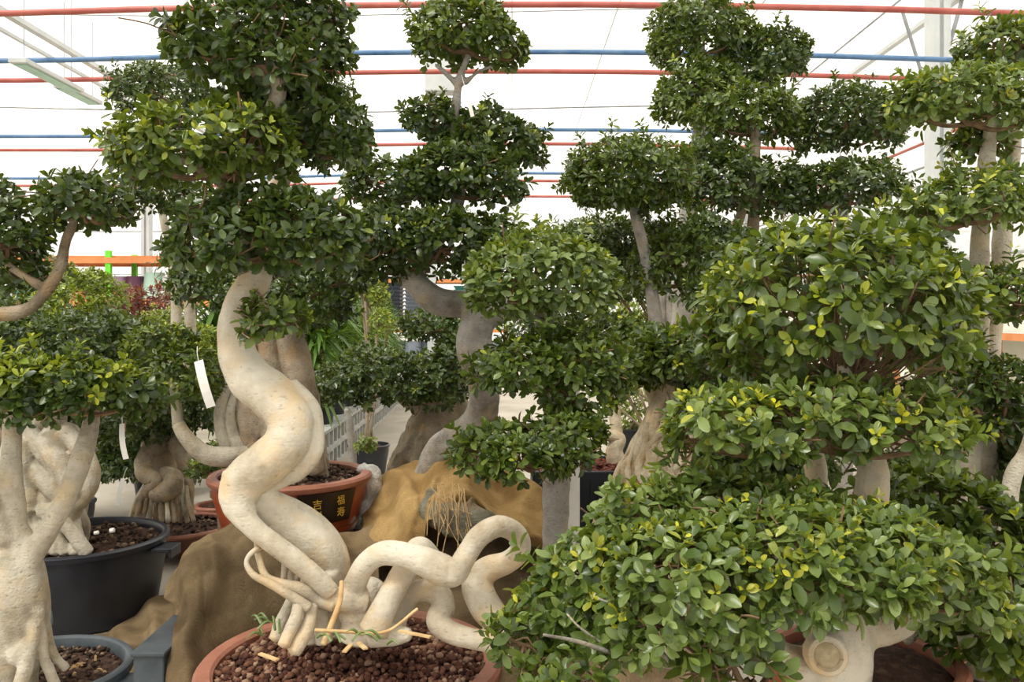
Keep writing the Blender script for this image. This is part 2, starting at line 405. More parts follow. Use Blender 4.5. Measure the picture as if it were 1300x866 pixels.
CREAM = surf('cream_cladding', [(.3, lin(226, 222, 205)), (.7, lin(240, 236, 222))], 3, .6, 0)
CONC = surf('pale_concrete', [(.3, lin(150, 143, 130)), (.6, lin(176, 168, 154)), (.75, lin(186, 180, 166))], 1.2, .85, .2, bscale=30)
BLOCK = surf('concrete_block', [(.3, lin(150, 150, 146)), (.7, lin(190, 190, 186))], 9, .9, .3)
PAPER = surf('white_tag_plastic', [(.3, lin(226, 222, 214)), (.7, lin(240, 238, 232))], 5, .5, 0)
STRAW = surf('dry_straw', [(.3, lin(176, 140, 92)), (.7, lin(216, 188, 140))], 20, .8, .2)
GRASS = surf('green_blade', [(.3, lin(80, 100, 50)), (.7, lin(120, 138, 80))], 20, .5, 0)
INKM = surf('grey_ink', [(.3, lin(120, 120, 130)), (.7, lin(150, 150, 160))], 9, .6, 0)

def burlapmat(name, a, b):
    m, nt, out = newmat(name)
    tc = N(nt, 'ShaderNodeTexCoord')
    no = N(nt, 'ShaderNodeTexNoise', Scale=5, Detail=6); nt.links.new(tc.outputs['Object'], no.inputs['Vector'])
    r = ramp(nt, [(.32, a), (.66, b)]); nt.links.new(no.outputs[0], r.inputs[0])
    fine = N(nt, 'ShaderNodeTexNoise', Scale=260, Detail=2); nt.links.new(tc.outputs['Object'], fine.inputs['Vector'])
    rf = ramp(nt, [(.35, (.76, .75, .72)), (.65, (1.08, 1.07, 1.05))]); nt.links.new(fine.outputs[0], rf.inputs[0])
    mx = N(nt, 'ShaderNodeMix', data_type='RGBA', blend_type='MULTIPLY'); mx.inputs[0].default_value = 1
    nt.links.new(r.outputs[0], mx.inputs[6]); nt.links.new(rf.outputs[0], mx.inputs[7])
    b_ = N(nt, 'ShaderNodeBsdfPrincipled', Roughness=.95); b_.inputs['Specular IOR Level'].default_value = .1
    nt.links.new(mx.outputs[2], b_.inputs['Base Color'])
    hs = []
    for rot in ((0, 0, 0), (0, 0, math.pi / 2)):
        wv = N(nt, 'ShaderNodeTexWave', Scale=90, Distortion=1.2, Detail=1); mp = N(nt, 'ShaderNodeMapping'); mp.inputs['Rotation'].default_value = rot
        nt.links.new(tc.outputs['Object'], mp.inputs[0]); nt.links.new(mp.outputs[0], wv.inputs['Vector']); hs.append(wv)
    ad = N(nt, 'ShaderNodeMath', operation='ADD'); nt.links.new(hs[0].outputs[1], ad.inputs[0]); nt.links.new(hs[1].outputs[1], ad.inputs[1])
    bp = N(nt, 'ShaderNodeBump', Strength=.5, Distance=.004); nt.links.new(ad.outputs[0], bp.inputs['Height']); nt.links.new(bp.outputs[0], b_.inputs['Normal'])
    nt.links.new(b_.outputs[0], out.inputs[0]); return m
BURL = burlapmat('brown_burlap', lin(100, 84, 62), lin(150, 130, 100))
BURL_T = burlapmat('golden_burlap', lin(150, 120, 74), lin(196, 164, 112))

def filmmat(name, tint=(1, 1, 1), clear=.3):
    m, nt, out = newmat(name)
    tc = N(nt, 'ShaderNodeTexCoord'); mp = N(nt, 'ShaderNodeMapping'); mp.inputs['Scale'].default_value = (.12, .55, .3)
    no = N(nt, 'ShaderNodeTexNoise', Scale=1.6, Detail=4); nt.links.new(tc.outputs['Object'], mp.inputs[0]); nt.links.new(mp.outputs[0], no.inputs['Vector'])
    r = ramp(nt, [(.35, tuple(.76 * c for c in tint)), (.65, tint)]); nt.links.new(no.outputs[0], r.inputs[0])
    t = N(nt, 'ShaderNodeBsdfTranslucent'); d = N(nt, 'ShaderNodeBsdfDiffuse'); tr = N(nt, 'ShaderNodeBsdfTransparent')
    nt.links.new(r.outputs[0], t.inputs[0]); d.inputs[0].default_value = (.85, .84, .8, 1)
    a = N(nt, 'ShaderNodeMixShader'); a.inputs[0].default_value = .18; nt.links.new(t.outputs[0], a.inputs[1]); nt.links.new(d.outputs[0], a.inputs[2])
    b = N(nt, 'ShaderNodeMixShader'); b.inputs[0].default_value = clear; nt.links.new(a.outputs[0], b.inputs[1]); nt.links.new(tr.outputs[0], b.inputs[2])
    nt.links.new(b.outputs[0], out.inputs[0]); return m
FILM = filmmat('greenhouse_film', (1, .975, .93), .35)
FILM2 = filmmat('greenhouse_side_film', (1, .99, .97), .35)

# ================================================================ the greenhouse shell
def struct(o, name=None): o['kind'] = 'structure'; return o
m = MB(); m.box((0, 24, -.05), (60, 64, .1)); struct(m.build('floor', CONC, smooth=False))
# three barrel vaults side by side, film skin; gutters at z 4.95
def vault(x0, x1):
    mb = MB(); n = 16; V = []; y0, y1 = -6, 40
    for i in range(n + 1):
        t = i / n; x = x0 + (x1 - x0) * t; z = 5.63 + 2.3 * math.sin(math.pi * t) ** .85
        V += [(x, y0, z), (x, y1, z)]
    mb.add(V, [(2 * i, 2 * i + 1, 2 * i + 3, 2 * i + 2) for i in range(n)]); return mb
for k, (a, b) in enumerate(((-5.9, 5.9), (-17.7, -5.9), (5.9, 17.7))):
    struct(vault(a, b).build('ceiling', FILM, smooth=True))
FY = 30.0
m = MB(); m.add([(-18, FY, 0), (18, FY, 0), (18, FY, 5.65), (-18, FY, 5.65)], [(0, 1, 2, 3)]); struct(m.build('wall_back', FILM2, smooth=False))
# the gable above the back wall
V = [(-5.9, FY, 5.65)] + [(-5.9 + 11.8 * i / 16, FY, 5.63 + 2.3 * math.sin(math.pi * i / 16) ** .85) for i in range(17)]
for dx in (0, -11.8, 11.8):
    m = MB(); m.add([(v[0] + dx, v[1], v[2]) for v in V], [tuple(range(len(V)))]); struct(m.build('trim_gable', FILM2, smooth=False))
WX = 6.2
m = MB(); m.box((WX + .03, 16, 1.12), (.06, 28, 2.24)); struct(m.build('wall_right', CREAM, smooth=False))
m = MB(); m.add([(WX + .03, 2, 2.24), (WX + .03, 30, 2.24), (WX + .03, 30, 6.2), (WX + .03, 2, 6.2)], [(0, 1, 2, 3)]); struct(m.build('wall_right_film', FILM2, smooth=False))
m = MB(); m.add([(-17.6, -6, 0), (-17.6, 30, 0), (-17.6, 30, 5.65), (-17.6, -6, 5.65)], [(0, 1, 2, 3)]); struct(m.build('wall_left', FILM2, smooth=False))
for z, mt, r in ((2.28, WHITEM, .035), (4.07, REDM, .025), (3.71, GREYM, .02), (3.45, GREYM, .014)):
    m = MB(); m.tube([(WX - .04, 3, z), (WX - .04, 29.9, z)], r, 8); o = m.build('trim_rail', mt); struct(o)
for z in (.9, 1.55):
    m = MB(); m.box((WX - .012, 16, z), (.02, 27.9, .03)); struct(m.build('trim_rail', WHITEM, smooth=False))
m = MB(); m.tube([(-17, FY - .2, 4.38), (17, FY - .2, 4.38)], .03, 6); struct(m.build('trim_tie', GREYM))
m = MB(); m.tube([(-17, FY - .2, 2.9), (17, FY - .2, 2.9)], .02, 6); struct(m.build('trim_tie', GREYM))
# tie bars across the nave: bowed very slightly upward, alternately red and blue
def tie(d, mt, x0=-17.5, x1=5.85, z=4.7, bow=.1, r=.032):
    xs = np.linspace(x0, x1, 24)
    m = MB(); m.tube([(x, d, z - bow * (x / 5.4) ** 2 if abs(x) < 6 else z - bow * 1.19) for x in xs], r, 10)
    o = m.build('tie_bar', mt); o['kind'] = 'structure'; o.name = 'trim_tie_bar'
for y, c in ((5.5, 'r'), (65.8, 'b'), (90.7, 'r'), (164.5, 'b'), (182.5, 'r'), (219.9, 'b'), (229.6, 'r'), (249.4, 'r')):
    d = 3.2 * F / (400 - y); tie(d, REDM if c == 'r' else BLUEM, x1=17.5 if d < 11 else 5.5)
# thin wires and purlins
for d, z, r in ((9.6, 4.86, .007), (12.4, 4.45, .012)):
    m = MB(); xs = np.linspace(-12, 5.6, 20); m.tube([(x, d, z + .05 * math.sin(x * .5)) for x in xs], r, 6); struct(m.build('trim_wire', GREYM))
for x in (-5.75, 5.75):                                            # gutters run with the nave
    m = MB(); m.box((x, 17, 5.58 if x > 0 else 4.93), (.09, 46, .06)); struct(m.build('trim_gutter', WHITEM, smooth=False))
for k, x in enumerate((-6.05,)):
    m = MB(); m.box((x, 17, 4.88), (.05, 46, .04)); struct(m.build('trim_gutter', WHITEM, smooth=False))
# posts on the gutter line, with knee braces
def post(x, d, w=.24, h=5.62):
    m = MB(); m.box((x - w * .3, d, h / 2), (w * .38, w, h)); m.box((x + w * .3, d, h / 2), (w * .38, w, h)); m.box((x, d, h / 2), (w * .4, w * .5, h))
    o = m.build('trim_post', WHITEM, smooth=False, bevel=.006); struct(o)
for d in (11.2, 20.5): post(5.5, d)
for d in (7.0, 14, 21): post(-5.9, d, .14)
for a, b, r in (((4.97, 11.05, 5.4), (5.38, 11.2, 4.35), .022), ((5.78, 11.1, 5.6), (5.55, 11.2, 4.6), .026), ((5.05, 9.5, 5.6), (5.05, 22, 5.6), .014)):
    m = MB(); m.tube([a, b], r, 8); struct(m.build('trim_brace', GREYM))
# purlins under the film
for x in (-4.2, -2.1, 0, 2.1, 4.2):
    t = (x + 5.9) / 11.8; z = 5.63 + 2.3 * math.sin(math.pi * t) ** .85 - .04
    m = MB(); m.tube([(x, -5, z), (x, 29.9, z)], .016, 6); struct(m.build('trim_purlin', WHITEM))
# strip lamps hung over the aisle
def lamp(c, dx, label):
    t = thing('strip_lamp', label, 'lamp', c)
    a = np.array(c, float); u = np.array(dx, float)
    n = np.linalg.norm(u); rz = math.atan2(u[1], u[0])
    m = MB(); m.box(a + (0, 0, .0), (n, .22, .06), rz); m.build('housing', WHITEM, t, smooth=False, bevel=.01)
    m = MB(); m.box(a + (0, 0, -.035), (n * .9, .16, .012), rz); m.build('diffuser', surf('pale_green_lens' + str(len(bpy.data.materials)), [(.3, lin(120, 180, 160)), (.7, lin(160, 205, 190))], 5, .3, 0), t, smooth=False)
    for s in (-.4, .4):
        m = MB(); p = a + u * s; m.tube([p + (0, 0, .03), p + (0, 0, 6.4 - p[2])], .006, 5); m.build('hanger', GREYM, t)
lamp(P(62, 97, 10.9), (.0, 1.4, 0), 'green lensed strip lamp hung beneath the roof beside the gutter')
lamp(P(100, 120, 12.4), (.0, 1.0, 0), 'pale strip lamp hung farther along the same gutter line')

# ================================================================ pots
def round_pot(parent, c, R, H, mat, rimmat=None, rim=.03, taper=.78, th=.03, lip=.03, sx=1, sy=1, rz=0, feet=0, name='pot', ridge=True, wob=None):
    """c = centre of the base; R = outer rim radius"""
    m = MB(); Ri = R - th
    pr = [(.02, 0), (R * taper * .94, 0), (R * taper, .012), (R * (taper + .35 * (1 - taper)), H * .35), (R * (taper + .75 * (1 - taper)), H * .75), (R - lip, H - rim)]
    if ridge: pr[4:4] = []
    inner = [(Ri - .005, H - rim), (Ri - .02, H - .09), (Ri * .8, .04), (.02, .03)]
    if rimmat is None:
        pr += [(R, H - rim + .004), (R + .002, H - .008), (R - .008, H), (Ri + .004, H), (Ri - .003, H - .008)] + inner
    else: pr += [(Ri, H - rim)] + inner[1:]
    m.lathe(c, pr, 64, sx, sy, rz, wob)
    if feet:
        for k in range(feet):
            a = rz + 2 * math.pi * (k + .5) / feet
            m.lathe((c[0] + R * taper * .82 * math.cos(a) * sx, c[1] + R * taper * .82 * math.sin(a) * sy, c[2] - .03), [(.03, 0), (.05, .01), (.06, .04)], 12)
    o = m.build(name, mat, parent, auto=50)
    if rimmat is not None:
        m = MB(); m.lathe(c, [(Ri - .004, H - rim), (R - .006, H - rim), (R, H - rim + .006), (R + .003, H - .012), (R - .006, H - .001), (R - .014, H), (Ri + .006, H), (Ri - .003, H - .008), (Ri - .004, H - rim)], 64, sx, sy, rz, wob)
        m.build('rim', rimmat, o)
    return o
def soil(parent, c, R, z, mat=None, mound=.04, name='soil', sx=1, sy=1, rz=0):
    mat = mat or SOIL; V = [(c[0], c[1], z + mound)]; Fc = []; nr, na = 10, 40
    for j in range(1, nr + 1):
        for i in range(na):
            a = 2 * math.pi * i / na; r = R * j / nr; x, y = r * sx * math.cos(a), r * sy * math.sin(a)
            V.append((c[0] + x * math.cos(rz) - y * math.sin(rz), c[1] + x * math.sin(rz) + y * math.cos(rz), z + mound * (1 - (j / nr) ** 2)))
    V = np.array(V); V[:-na, 2] += .01 * sn(V[:-na], 25, 2) + .006 * sn(V[:-na], 70, 4)
    for i in range(na): Fc.append((0, 1 + i, 1 + (i + 1) % na))
    for j in range(nr - 1):
        for i in range(na):
            k = (i + 1) % na; a = 1 + j * na; Fc.append((a + i, a + k, a + na + k)[:0] or (a + i, a + na + i, a + na + k, a + k))
    return link(name, mesh(V, Fc, True, name), mat, parent)
ICO = None
def stones(parent, c, R, z, mat, n=900, s0=.006, s1=.014, mound=.04, name='gravel', avoid=None, flat=.75, seed=5, layers=1.6):
    """loose stones, each a faceted pebble, as one covering"""
    rng = np.random.default_rng(seed); t = (1 + 5 ** .5) / 2
    b = np.array([(-1, t, 0), (1, t, 0), (-1, -t, 0), (1, -t, 0), (0, -1, t), (0, 1, t), (0, -1, -t), (0, 1, -t), (t, 0, -1), (t, 0, 1), (-t, 0, -1), (-t, 0, 1)], float); b /= np.linalg.norm(b[0])
    fc = np.array([(0, 11, 5), (0, 5, 1), (0, 1, 7), (0, 7, 10), (0, 10, 11), (1, 5, 9), (5, 11, 4), (11, 10, 2), (10, 7, 6), (7, 1, 8), (3, 9, 4), (3, 4, 2), (3, 2, 6), (3, 6, 8), (3, 8, 9), (4, 9, 5), (2, 4, 11), (6, 2, 10), (8, 6, 7), (9, 8, 1)])
    a = rng.uniform(0, 6.283, n); r = R * np.sqrt(rng.random(n)); s = rng.uniform(s0, s1, n)
    x = c[0] + r * np.cos(a); y = c[1] + r * np.sin(a); zz = z + mound * (1 - (r / R) ** 2) + rng.uniform(0, 1, n) * s * layers
    V = b[None] * rng.uniform(.7, 1.25, (n, 12, 1)); V = V * s[:, None, None] * np.array([1, 1, flat])
    q = rng.uniform(0, 6.28, n); ca, sa = np.cos(q)[:, None], np.sin(q)[:, None]
    X = V[..., 0] * ca - V[..., 1] * sa * rng.uniform(.6, 1, (n, 1)); Y = V[..., 0] * sa + V[..., 1] * ca
    V = np.stack([X + x[:, None], Y + y[:, None], V[..., 2] + zz[:, None]], -1).reshape(-1, 3)
    T = (np.arange(n)[:, None, None] * 12 + fc[None]).reshape(-1, 3)
    me = bpy.data.meshes.new(name); me.vertices.add(len(V)); me.vertices.foreach_set('co', V.astype(np.float32).ravel())
    me.loops.add(T.size); me.loops.foreach_set('vertex_index', T.astype(np.int32).ravel()); me.polygons.add(len(T))
    me.polygons.foreach_set('loop_start', np.arange(0, T.size, 3, dtype=np.int32)); me.update(calc_edges=True)
    return link(name, me, mat, parent, kind='stuff')
def wob_grass(parent, pts, mat, name, n=14, L=.1, seed=1):
    rng = np.random.default_rng(seed); m = MB()
    for _ in range(n):
        p = np.array(pts[rng.integers(len(pts))]) + rng.normal(0, .02, 3) * (1, 1, .1); a = rng.uniform(0, 6.28); l = L * rng.uniform(.5, 1.2)
        e = p + np.array([math.cos(a) * l, math.sin(a) * l, l * rng.uniform(-.05, .5)]); md = (p + e) / 2 + (0, 0, l * .25)
        m.tube(catmull([p, md, e], 4), [.0035] * 5 + [.003, .002, .0015, .0008][:4], 4, False)
    return m.build(name, mat, parent, kind='stuff')
def glyph_on(parent, text, cx, cy, z, R, ang, size, mat, name='inscription', vertical=True, label=None):
    """gilded characters wrapped on a round wall of radius R about (cx, cy)"""
    V, Fc = [], []
    for k, ch in enumerate(text):
        cu = bpy.data.curves.new('ch', 'FONT'); cu.body = ch; cu.size = size; cu.align_x = 'CENTER'; cu.extrude = 0; cu.resolution_u = 3
        o = bpy.data.objects.new('ch', cu); COL.objects.link(o); dg = bpy.context.evaluated_depsgraph_get(); dg.update()
        me = bpy.data.meshes.new_from_object(o.evaluated_get(dg)); b = len(V)
        dx = 0 if vertical else (k - (len(text) - 1) / 2) * size * 1.05; dz = -k * size * 1.15 if vertical else 0
        for v in me.vertices:
            a = ang + (v.co.x + dx) / R; V.append((cx + R * math.cos(a), cy + R * math.sin(a), z + v.co.y + dz))
        for p in me.polygons: Fc.append(tuple(i + b for i in p.vertices))
        bpy.data.objects.remove(o); bpy.data.curves.remove(cu)
    o = link(name, mesh(V, Fc, False, name), mat, parent, label=label)
    md = o.modifiers.new('s', 'SOLIDIFY'); md.thickness = .002; md.offset = 0
    return o
def wrap_panel(parent, cx, cy, R, z0, z1, a0, a1, mat, name='panel', off=.004, slope=0.0, label=None):
    V, Fc = [], []; n = 16
    for r in (R, R + off):
        for j in (0, 1):
            for i in range(n + 1):
                a = a0 + (a1 - a0) * i / n; q = r + slope * (z1 - z0) * j; V.append((cx + q * math.cos(a), cy + q * math.sin(a), z0 if j == 0 else z1))
    k = n + 1
    for i in range(n):
        Fc += [(2 * k + i, 2 * k + i + 1, 3 * k + i + 1, 3 * k + i), (i, k + i, k + i + 1, i + 1), (k + i, 3 * k + i, 3 * k + i + 1, k + i + 1), (i, i + 1, 2 * k + i + 1, 2 * k + i)]
    Fc += [(0, 2 * k, 3 * k, k), (n, k + n, 3 * k + n, 2 * k + n)]
    return link(name, mesh(V, Fc, False, name), mat, parent, label=label)
def hang_tag(parent, px, py, px2, py2, d, w=11, name='price_tag', label='white paper tag', bars=True):
    a, b = P(px, py, d), P(px2, py2, d - .02); ax = (b - a) / np.linalg.norm(b - a); s = np.cross(ax, (0, 1., 0)); s /= np.linalg.norm(s); s = s * np.array([1, 1, 1]) + (0, -.25, 0)
    hw = w / F * d / 2; t = np.array([0, .0012, 0]); V = []
    rows = 6
    for k in range(rows + 1):
        u = k / rows; c = a + (b - a) * u + np.array([0, -.012 * math.sin(math.pi * u), 0]); V += [c - s * hw, c + s * hw, c + s * hw + t, c - s * hw + t]
    Fc = [(0, 1, 2, 3), tuple(4 * rows + i for i in (3, 2, 1, 0))]
    for k in range(rows):
        for i in range(4): j = (i + 1) % 4; Fc.append((4 * k + i, 4 * k + 4 + i, 4 * k + 4 + j, 4 * k + j))
    o = link(name, mesh(V, Fc, False, name), PAPER, parent, label=label)
    m = MB(); m.tube(catmull([a - ax * .0, a - ax * .035 + (0, .01, 0), a - ax * .06 + (0, .03, 0)], 4), .0015, 5); m.build('tie', PAPER, o)
    return o
def stub_cut(parent, p, r, nrm, mats, name='pruning_scar'):
    nrm = np.array(nrm, float); nrm /= np.linalg.norm(nrm); m = MB()
    pts = [p - nrm * r * .6, p, p + nrm * r * .18, p + nrm * r * .22]
    V, Fc = tube_geo(pts, [r * 1.15, r * 1.12, r * 1.0, r * .8], 28, False); m.add(V, Fc)
    V, Fc = tube_geo([p + nrm * r * .22, p + nrm * r * .02], [r * .8, r * .66], 28, False); m.add(V, Fc)
    o = m.build(name, mats[0], parent)
    m = MB(); m.tube([p - nrm * .01, p + nrm * r * .06, p + nrm * r * .1], [r * .66, r * .66, r * .55], 24); m.build('cut_wood', mats[1], o, label='tan dished heartwood')
    return o
CUT = surf('cut_wood_face', [(.3, lin(150, 132, 100)), (.7, lin(196, 180, 146))], 30, .8, .3)
G_TREES = 'clipped fig trees of the nursery'

# ================================================================ A: the winding trunk in the shallow terracotta pot
Ac = P(447, 835, 2.6); Ac[2] = .17; AZ = .472
A = thing('ficus_bonsai', 'tall fig with a cream S-curved trunk and looping roots in a terracotta bowl of gravel', 'bonsai', Ac)
round_pot(A, Ac, .449, AZ - .17, TERRA, TERRA_R, rim=.045, taper=.74, th=.05, lip=.02, feet=4)
soil(A, Ac, .405, AZ - .035, LAVA, .045)
stones(A, Ac, .395, AZ - .035, LAVAS, 4800, .0055, .014, .045)
tk = [
 # main body, top to root collar: several fused strands
 [(345, 60, 2.55, 10), (352, 120, 2.55, 11), (330, 190, 2.6, 12), (290, 240, 2.62, 15), (300, 290, 2.62, 17), (325, 345, 2.6, 20), (302, 392, 2.58, 20), (299, 440, 2.56, 23), (316, 478, 2.53, 28), (346, 504, 2.50, 30), (368, 534, 2.47, 28), (362, 566, 2.45, 28), (336, 590, 2.43, 29), (311, 612, 2.42, 27), (304, 640, 2.40, 22), (316, 664, 2.38, 14), (344, 688, 2.37, 13), (376, 712, 2.37, 13), (402, 734, 2.38, 13), (420, 752, 2.40, 12)],
 [(362, 500, 2.53, 22), (388, 520, 2.52, 18), (399, 548, 2.51, 13), (397, 574, 2.50, 13), (382, 594, 2.49, 13), (356, 608, 2.48, 12), (330, 618, 2.46, 12)],
 [(318, 600, 2.46, 24), (334, 640, 2.48, 25), (366, 662, 2.50, 26), (400, 690, 2.51, 27), (418, 716, 2.52, 22), (426, 742, 2.53, 14)],
 [(340, 640, 2.5, 20), (380, 662, 2.52, 22), (412, 690, 2.54, 22), (430, 715, 2.54, 15), (432, 745, 2.54, 9), (436, 765, 2.53, 8)],
 [(296, 600, 2.42, 14), (292, 630, 2.40, 14), (305, 655, 2.39, 12), (330, 672, 2.4, 10)],
 [(414, 722, 2.5, 20), (418, 752, 2.52, 22), (430, 770, 2.53, 24), (436, 800, 2.53, 26)],
 [(400, 700, 2.6, 20), (396, 740, 2.62, 17), (392, 780, 2.62, 18), (390, 812, 2.62, 20)],
]
trunk(A, tk, BK_A, vox=.0045, amp=.04, n=24, smooth=3)
rt = [
 [(398, 745, 2.46, 9), (415, 758, 2.42, 13), (440, 762, 2.42, 17), (462, 765, 2.44, 18)],
 [(452, 745, 2.45, 12), (450, 765, 2.45, 22), (458, 790, 2.45, 23), (455, 812, 2.45, 25)],
 [(448, 775, 2.45, 17), (450, 745, 2.43, 15), (463, 718, 2.4, 14), (484, 703, 2.38, 15), (514, 705, 2.36, 16), (540, 714, 2.35, 18), (562, 724, 2.34, 20), (578, 728, 2.33, 16), (590, 708, 2.32, 14), (608, 682, 2.32, 14), (633, 668, 2.34, 14), (655, 677, 2.38, 13), (661, 697, 2.42, 13), (644, 714, 2.45, 14), (618, 724, 2.46, 17), (606, 742, 2.45, 20), (614, 766, 2.42, 20), (632, 790, 2.4, 19), (650, 815, 2.38, 18)],
 [(474, 802, 2.36, 20), (486, 775, 2.37, 17), (502, 745, 2.41, 16), (518, 718, 2.46, 15), (532, 697, 2.50, 15), (548, 712, 2.54, 14), (556, 740, 2.56, 13)],
 [(500, 800, 2.50, 14), (510, 772, 2.50, 13), (528, 752, 2.48, 14), (552, 752, 2.46, 15), (564, 768, 2.44, 15), (556, 788, 2.40, 15), (570, 802, 2.38, 14), (595, 810, 2.36, 13), (622, 816, 2.36, 14), (648, 826, 2.36, 14)],
 [(462, 800, 2.58, 14), (466, 762, 2.56, 13), (470, 745, 2.58, 13), (484, 760, 2.6, 13), (486, 800, 2.6, 14)],
 [(470, 808, 2.4, 14), (500, 806, 2.4, 14), (520, 806, 2.38, 8)],
]
trunk(A, rt, BK_A, name='surface_root', vox=.0045, amp=.03, n=24, smooth=2)
ar = [
 [(326, 680, 2.42, 4), (328, 705, 2.38, 4), (338, 732, 2.36, 5), (362, 742, 2.36, 6), (384, 748, 2.37, 8), (402, 760, 2.4, 10), (425, 768, 2.4, 10)],
 [(344, 690, 2.42, 3.5), (322, 700, 2.36, 3.5), (313, 714, 2.34, 3.5), (322, 730, 2.33, 4), (345, 742, 2.34, 5), (372, 758, 2.35, 6), (392, 772, 2.36, 7)],
 [(362, 695, 2.44, 4), (361, 715, 2.42, 3.5), (360, 735, 2.4, 4)],
 [(388, 715, 2.46, 4), (372, 722, 2.42, 4), (370, 738, 2.4, 4.5), (385, 752, 2.4, 6)],
 [(398, 718, 2.44, 3.5), (382, 726, 2.4, 3.5), (378, 744, 2.4, 4), (396, 760, 2.4, 5)],
]
for k, s in enumerate(ar): trunk(A, [s], BK_A, name='aerial_root', n=10, amp=.08)
for s in ([(372, 756, 2.42, 6), (364, 775, 2.42, 7), (356, 792, 2.4, 8), (350, 812, 2.38, 9)],
          [(380, 762, 2.36, 7), (376, 784, 2.34, 8), (366, 806, 2.32, 8), (360, 820, 2.3, 8)],
          [(396, 768, 2.38, 8), (392, 792, 2.36, 9), (382, 812, 2.34, 10), (372, 828, 2.32, 10)],
          [(408, 770, 2.44, 9), (408, 795, 2.44, 10), (412, 815, 2.44, 12)]):
    trunk(A, [s], BK_A, name='prop_root', n=12, amp=.08)
trunk(A, [[(434, 738, 2.36, 3), (431, 765, 2.33, 3.4), (420, 795, 2.3, 4), (411, 818, 2.28, 4)]], STRAW, name='dead_root', n=8, amp=.05)
trunk(A, [[(400, 800, 2.26, 2.4), (440, 802, 2.27, 2.4), (490, 802, 2.27, 2.2), (530, 773, 2.28, 2)]], STRAW, name='straw_stalk', n=6, amp=.02)
for a, b in (((508, 792), (545, 818)), ((445, 812), (438, 834)), ((330, 826), (352, 842)), ((455, 812), (464, 828))):
    m = MB(); p, q = P(*a, 2.24), P(*b, 2.2); m.box((p + q) / 2, (np.linalg.norm(q - p), .012, .004), math.atan2(q[1] - p[1], q[0] - p[0])); m.build('dry_leaf', STRAW, A)
wob_grass(A, [P(336, 792, 2.36), P(345, 806, 2.3), P(350, 800, 2.3)], GRASS, 'weed_tuft', 9, .055, 3)
wob_grass(A, [P(412, 816, 2.25), P(430, 812, 2.25), P(470, 815, 2.22), P(455, 812, 2.22), P(492, 812, 2.22)], GRASS, 'weed_tuft', 9, .05, 4)
bm = BK_G
for s in ([(345, 110, 2.55, 8), (310, 85, 2.5, 5), (270, 70, 2.48, 3)], [(340, 60, 2.55, 10), (344, 20, 2.55, 8), (338, -40, 2.55, 6)], [(300, 245, 2.6, 8), (255, 215, 2.5, 6), (210, 195, 2.45, 3)],
          [(345, 150, 2.58, 8), (385, 160, 2.6, 5), (430, 175, 2.62, 3)], [(322, 335, 2.6, 8), (370, 320, 2.6, 6), (410, 315, 2.58, 4)], [(318, 340, 2.6, 8), (280, 325, 2.55, 5), (250, 320, 2.5, 3)],
          [(318, 365, 2.58, 5), (335, 385, 2.5, 4), (345, 400, 2.45, 3)]):
    trunk(A, [s], BK_G, name='branch', n=10, amp=.06)
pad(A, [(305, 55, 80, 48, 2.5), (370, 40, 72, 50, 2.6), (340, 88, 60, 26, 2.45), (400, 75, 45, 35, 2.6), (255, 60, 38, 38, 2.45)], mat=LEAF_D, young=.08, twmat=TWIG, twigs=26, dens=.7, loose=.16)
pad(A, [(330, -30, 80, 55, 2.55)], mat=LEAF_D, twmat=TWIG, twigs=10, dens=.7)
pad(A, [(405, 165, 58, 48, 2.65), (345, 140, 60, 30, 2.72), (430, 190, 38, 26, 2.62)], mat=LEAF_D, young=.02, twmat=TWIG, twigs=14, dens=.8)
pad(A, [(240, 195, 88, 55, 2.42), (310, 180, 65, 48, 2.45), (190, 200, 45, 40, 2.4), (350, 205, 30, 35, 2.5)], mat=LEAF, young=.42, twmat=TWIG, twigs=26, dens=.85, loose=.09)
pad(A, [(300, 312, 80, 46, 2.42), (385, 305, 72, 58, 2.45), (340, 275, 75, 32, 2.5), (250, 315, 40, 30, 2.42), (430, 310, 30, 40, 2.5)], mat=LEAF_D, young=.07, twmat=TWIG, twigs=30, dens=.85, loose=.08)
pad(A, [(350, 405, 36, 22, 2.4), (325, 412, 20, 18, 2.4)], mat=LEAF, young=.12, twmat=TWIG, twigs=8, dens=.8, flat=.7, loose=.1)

# ================================================================ G: thick ribbed trunk in the inscribed terracotta pot behind A
Gc = P(369, 600, 4.0); GZ = Gc[2]; Gc[2] = .50; 
G = thing('ficus_bonsai', 'thick grey-brown multi-stemmed fig in the inscribed red-brown pot with a black panel', 'bonsai', Gc)
round_pot(G, Gc, .367, GZ - .5, GLAZE, TERRA_R, rim=.035, taper=.8, th=.045, lip=.02)
soil(G, Gc, .325, GZ - .03, SOIL, .03); stones(G, Gc, .31, GZ - .03, SOILS, 500, .006, .014, .03)
# rim bands and panel on the pot wall
def wallR(z): 
    t = (z - .5) / (GZ - .5); return .367 * (.8 + .2 * .95 * t)
m = MB(); m.lathe((Gc[0], Gc[1], .5), [(.3, .035), (wallR(.54) + .003, .035), (wallR(.54) + .006, .045), (wallR(.55) + .003, .055), (.3, .055)], 64); m.build('pot_band', GLAZE, G)
ang = math.radians(-62)
wrap_panel(G, Gc[0], Gc[1], wallR(.595) + .006, .595, .735, math.radians(-72), math.radians(-26), PANEL, slope=.27, off=.006)
glyph_on(G, '吉祥', Gc[0], Gc[1], .675, wallR(.66) + .03, math.radians(-58), .044, GOLD, label='gold painted characters')
glyph_on(G, '福寿', Gc[0], Gc[1], .68, wallR(.66) + .03, math.radians(-40), .044, GOLD, label='gold painted characters')
gcore = [(346, 425, 4.0, 28), (348, 460, 4.0, 34), (352, 500, 4.0, 42), (354, 550, 4.0, 50), (354, 618, 4.0, 58)]
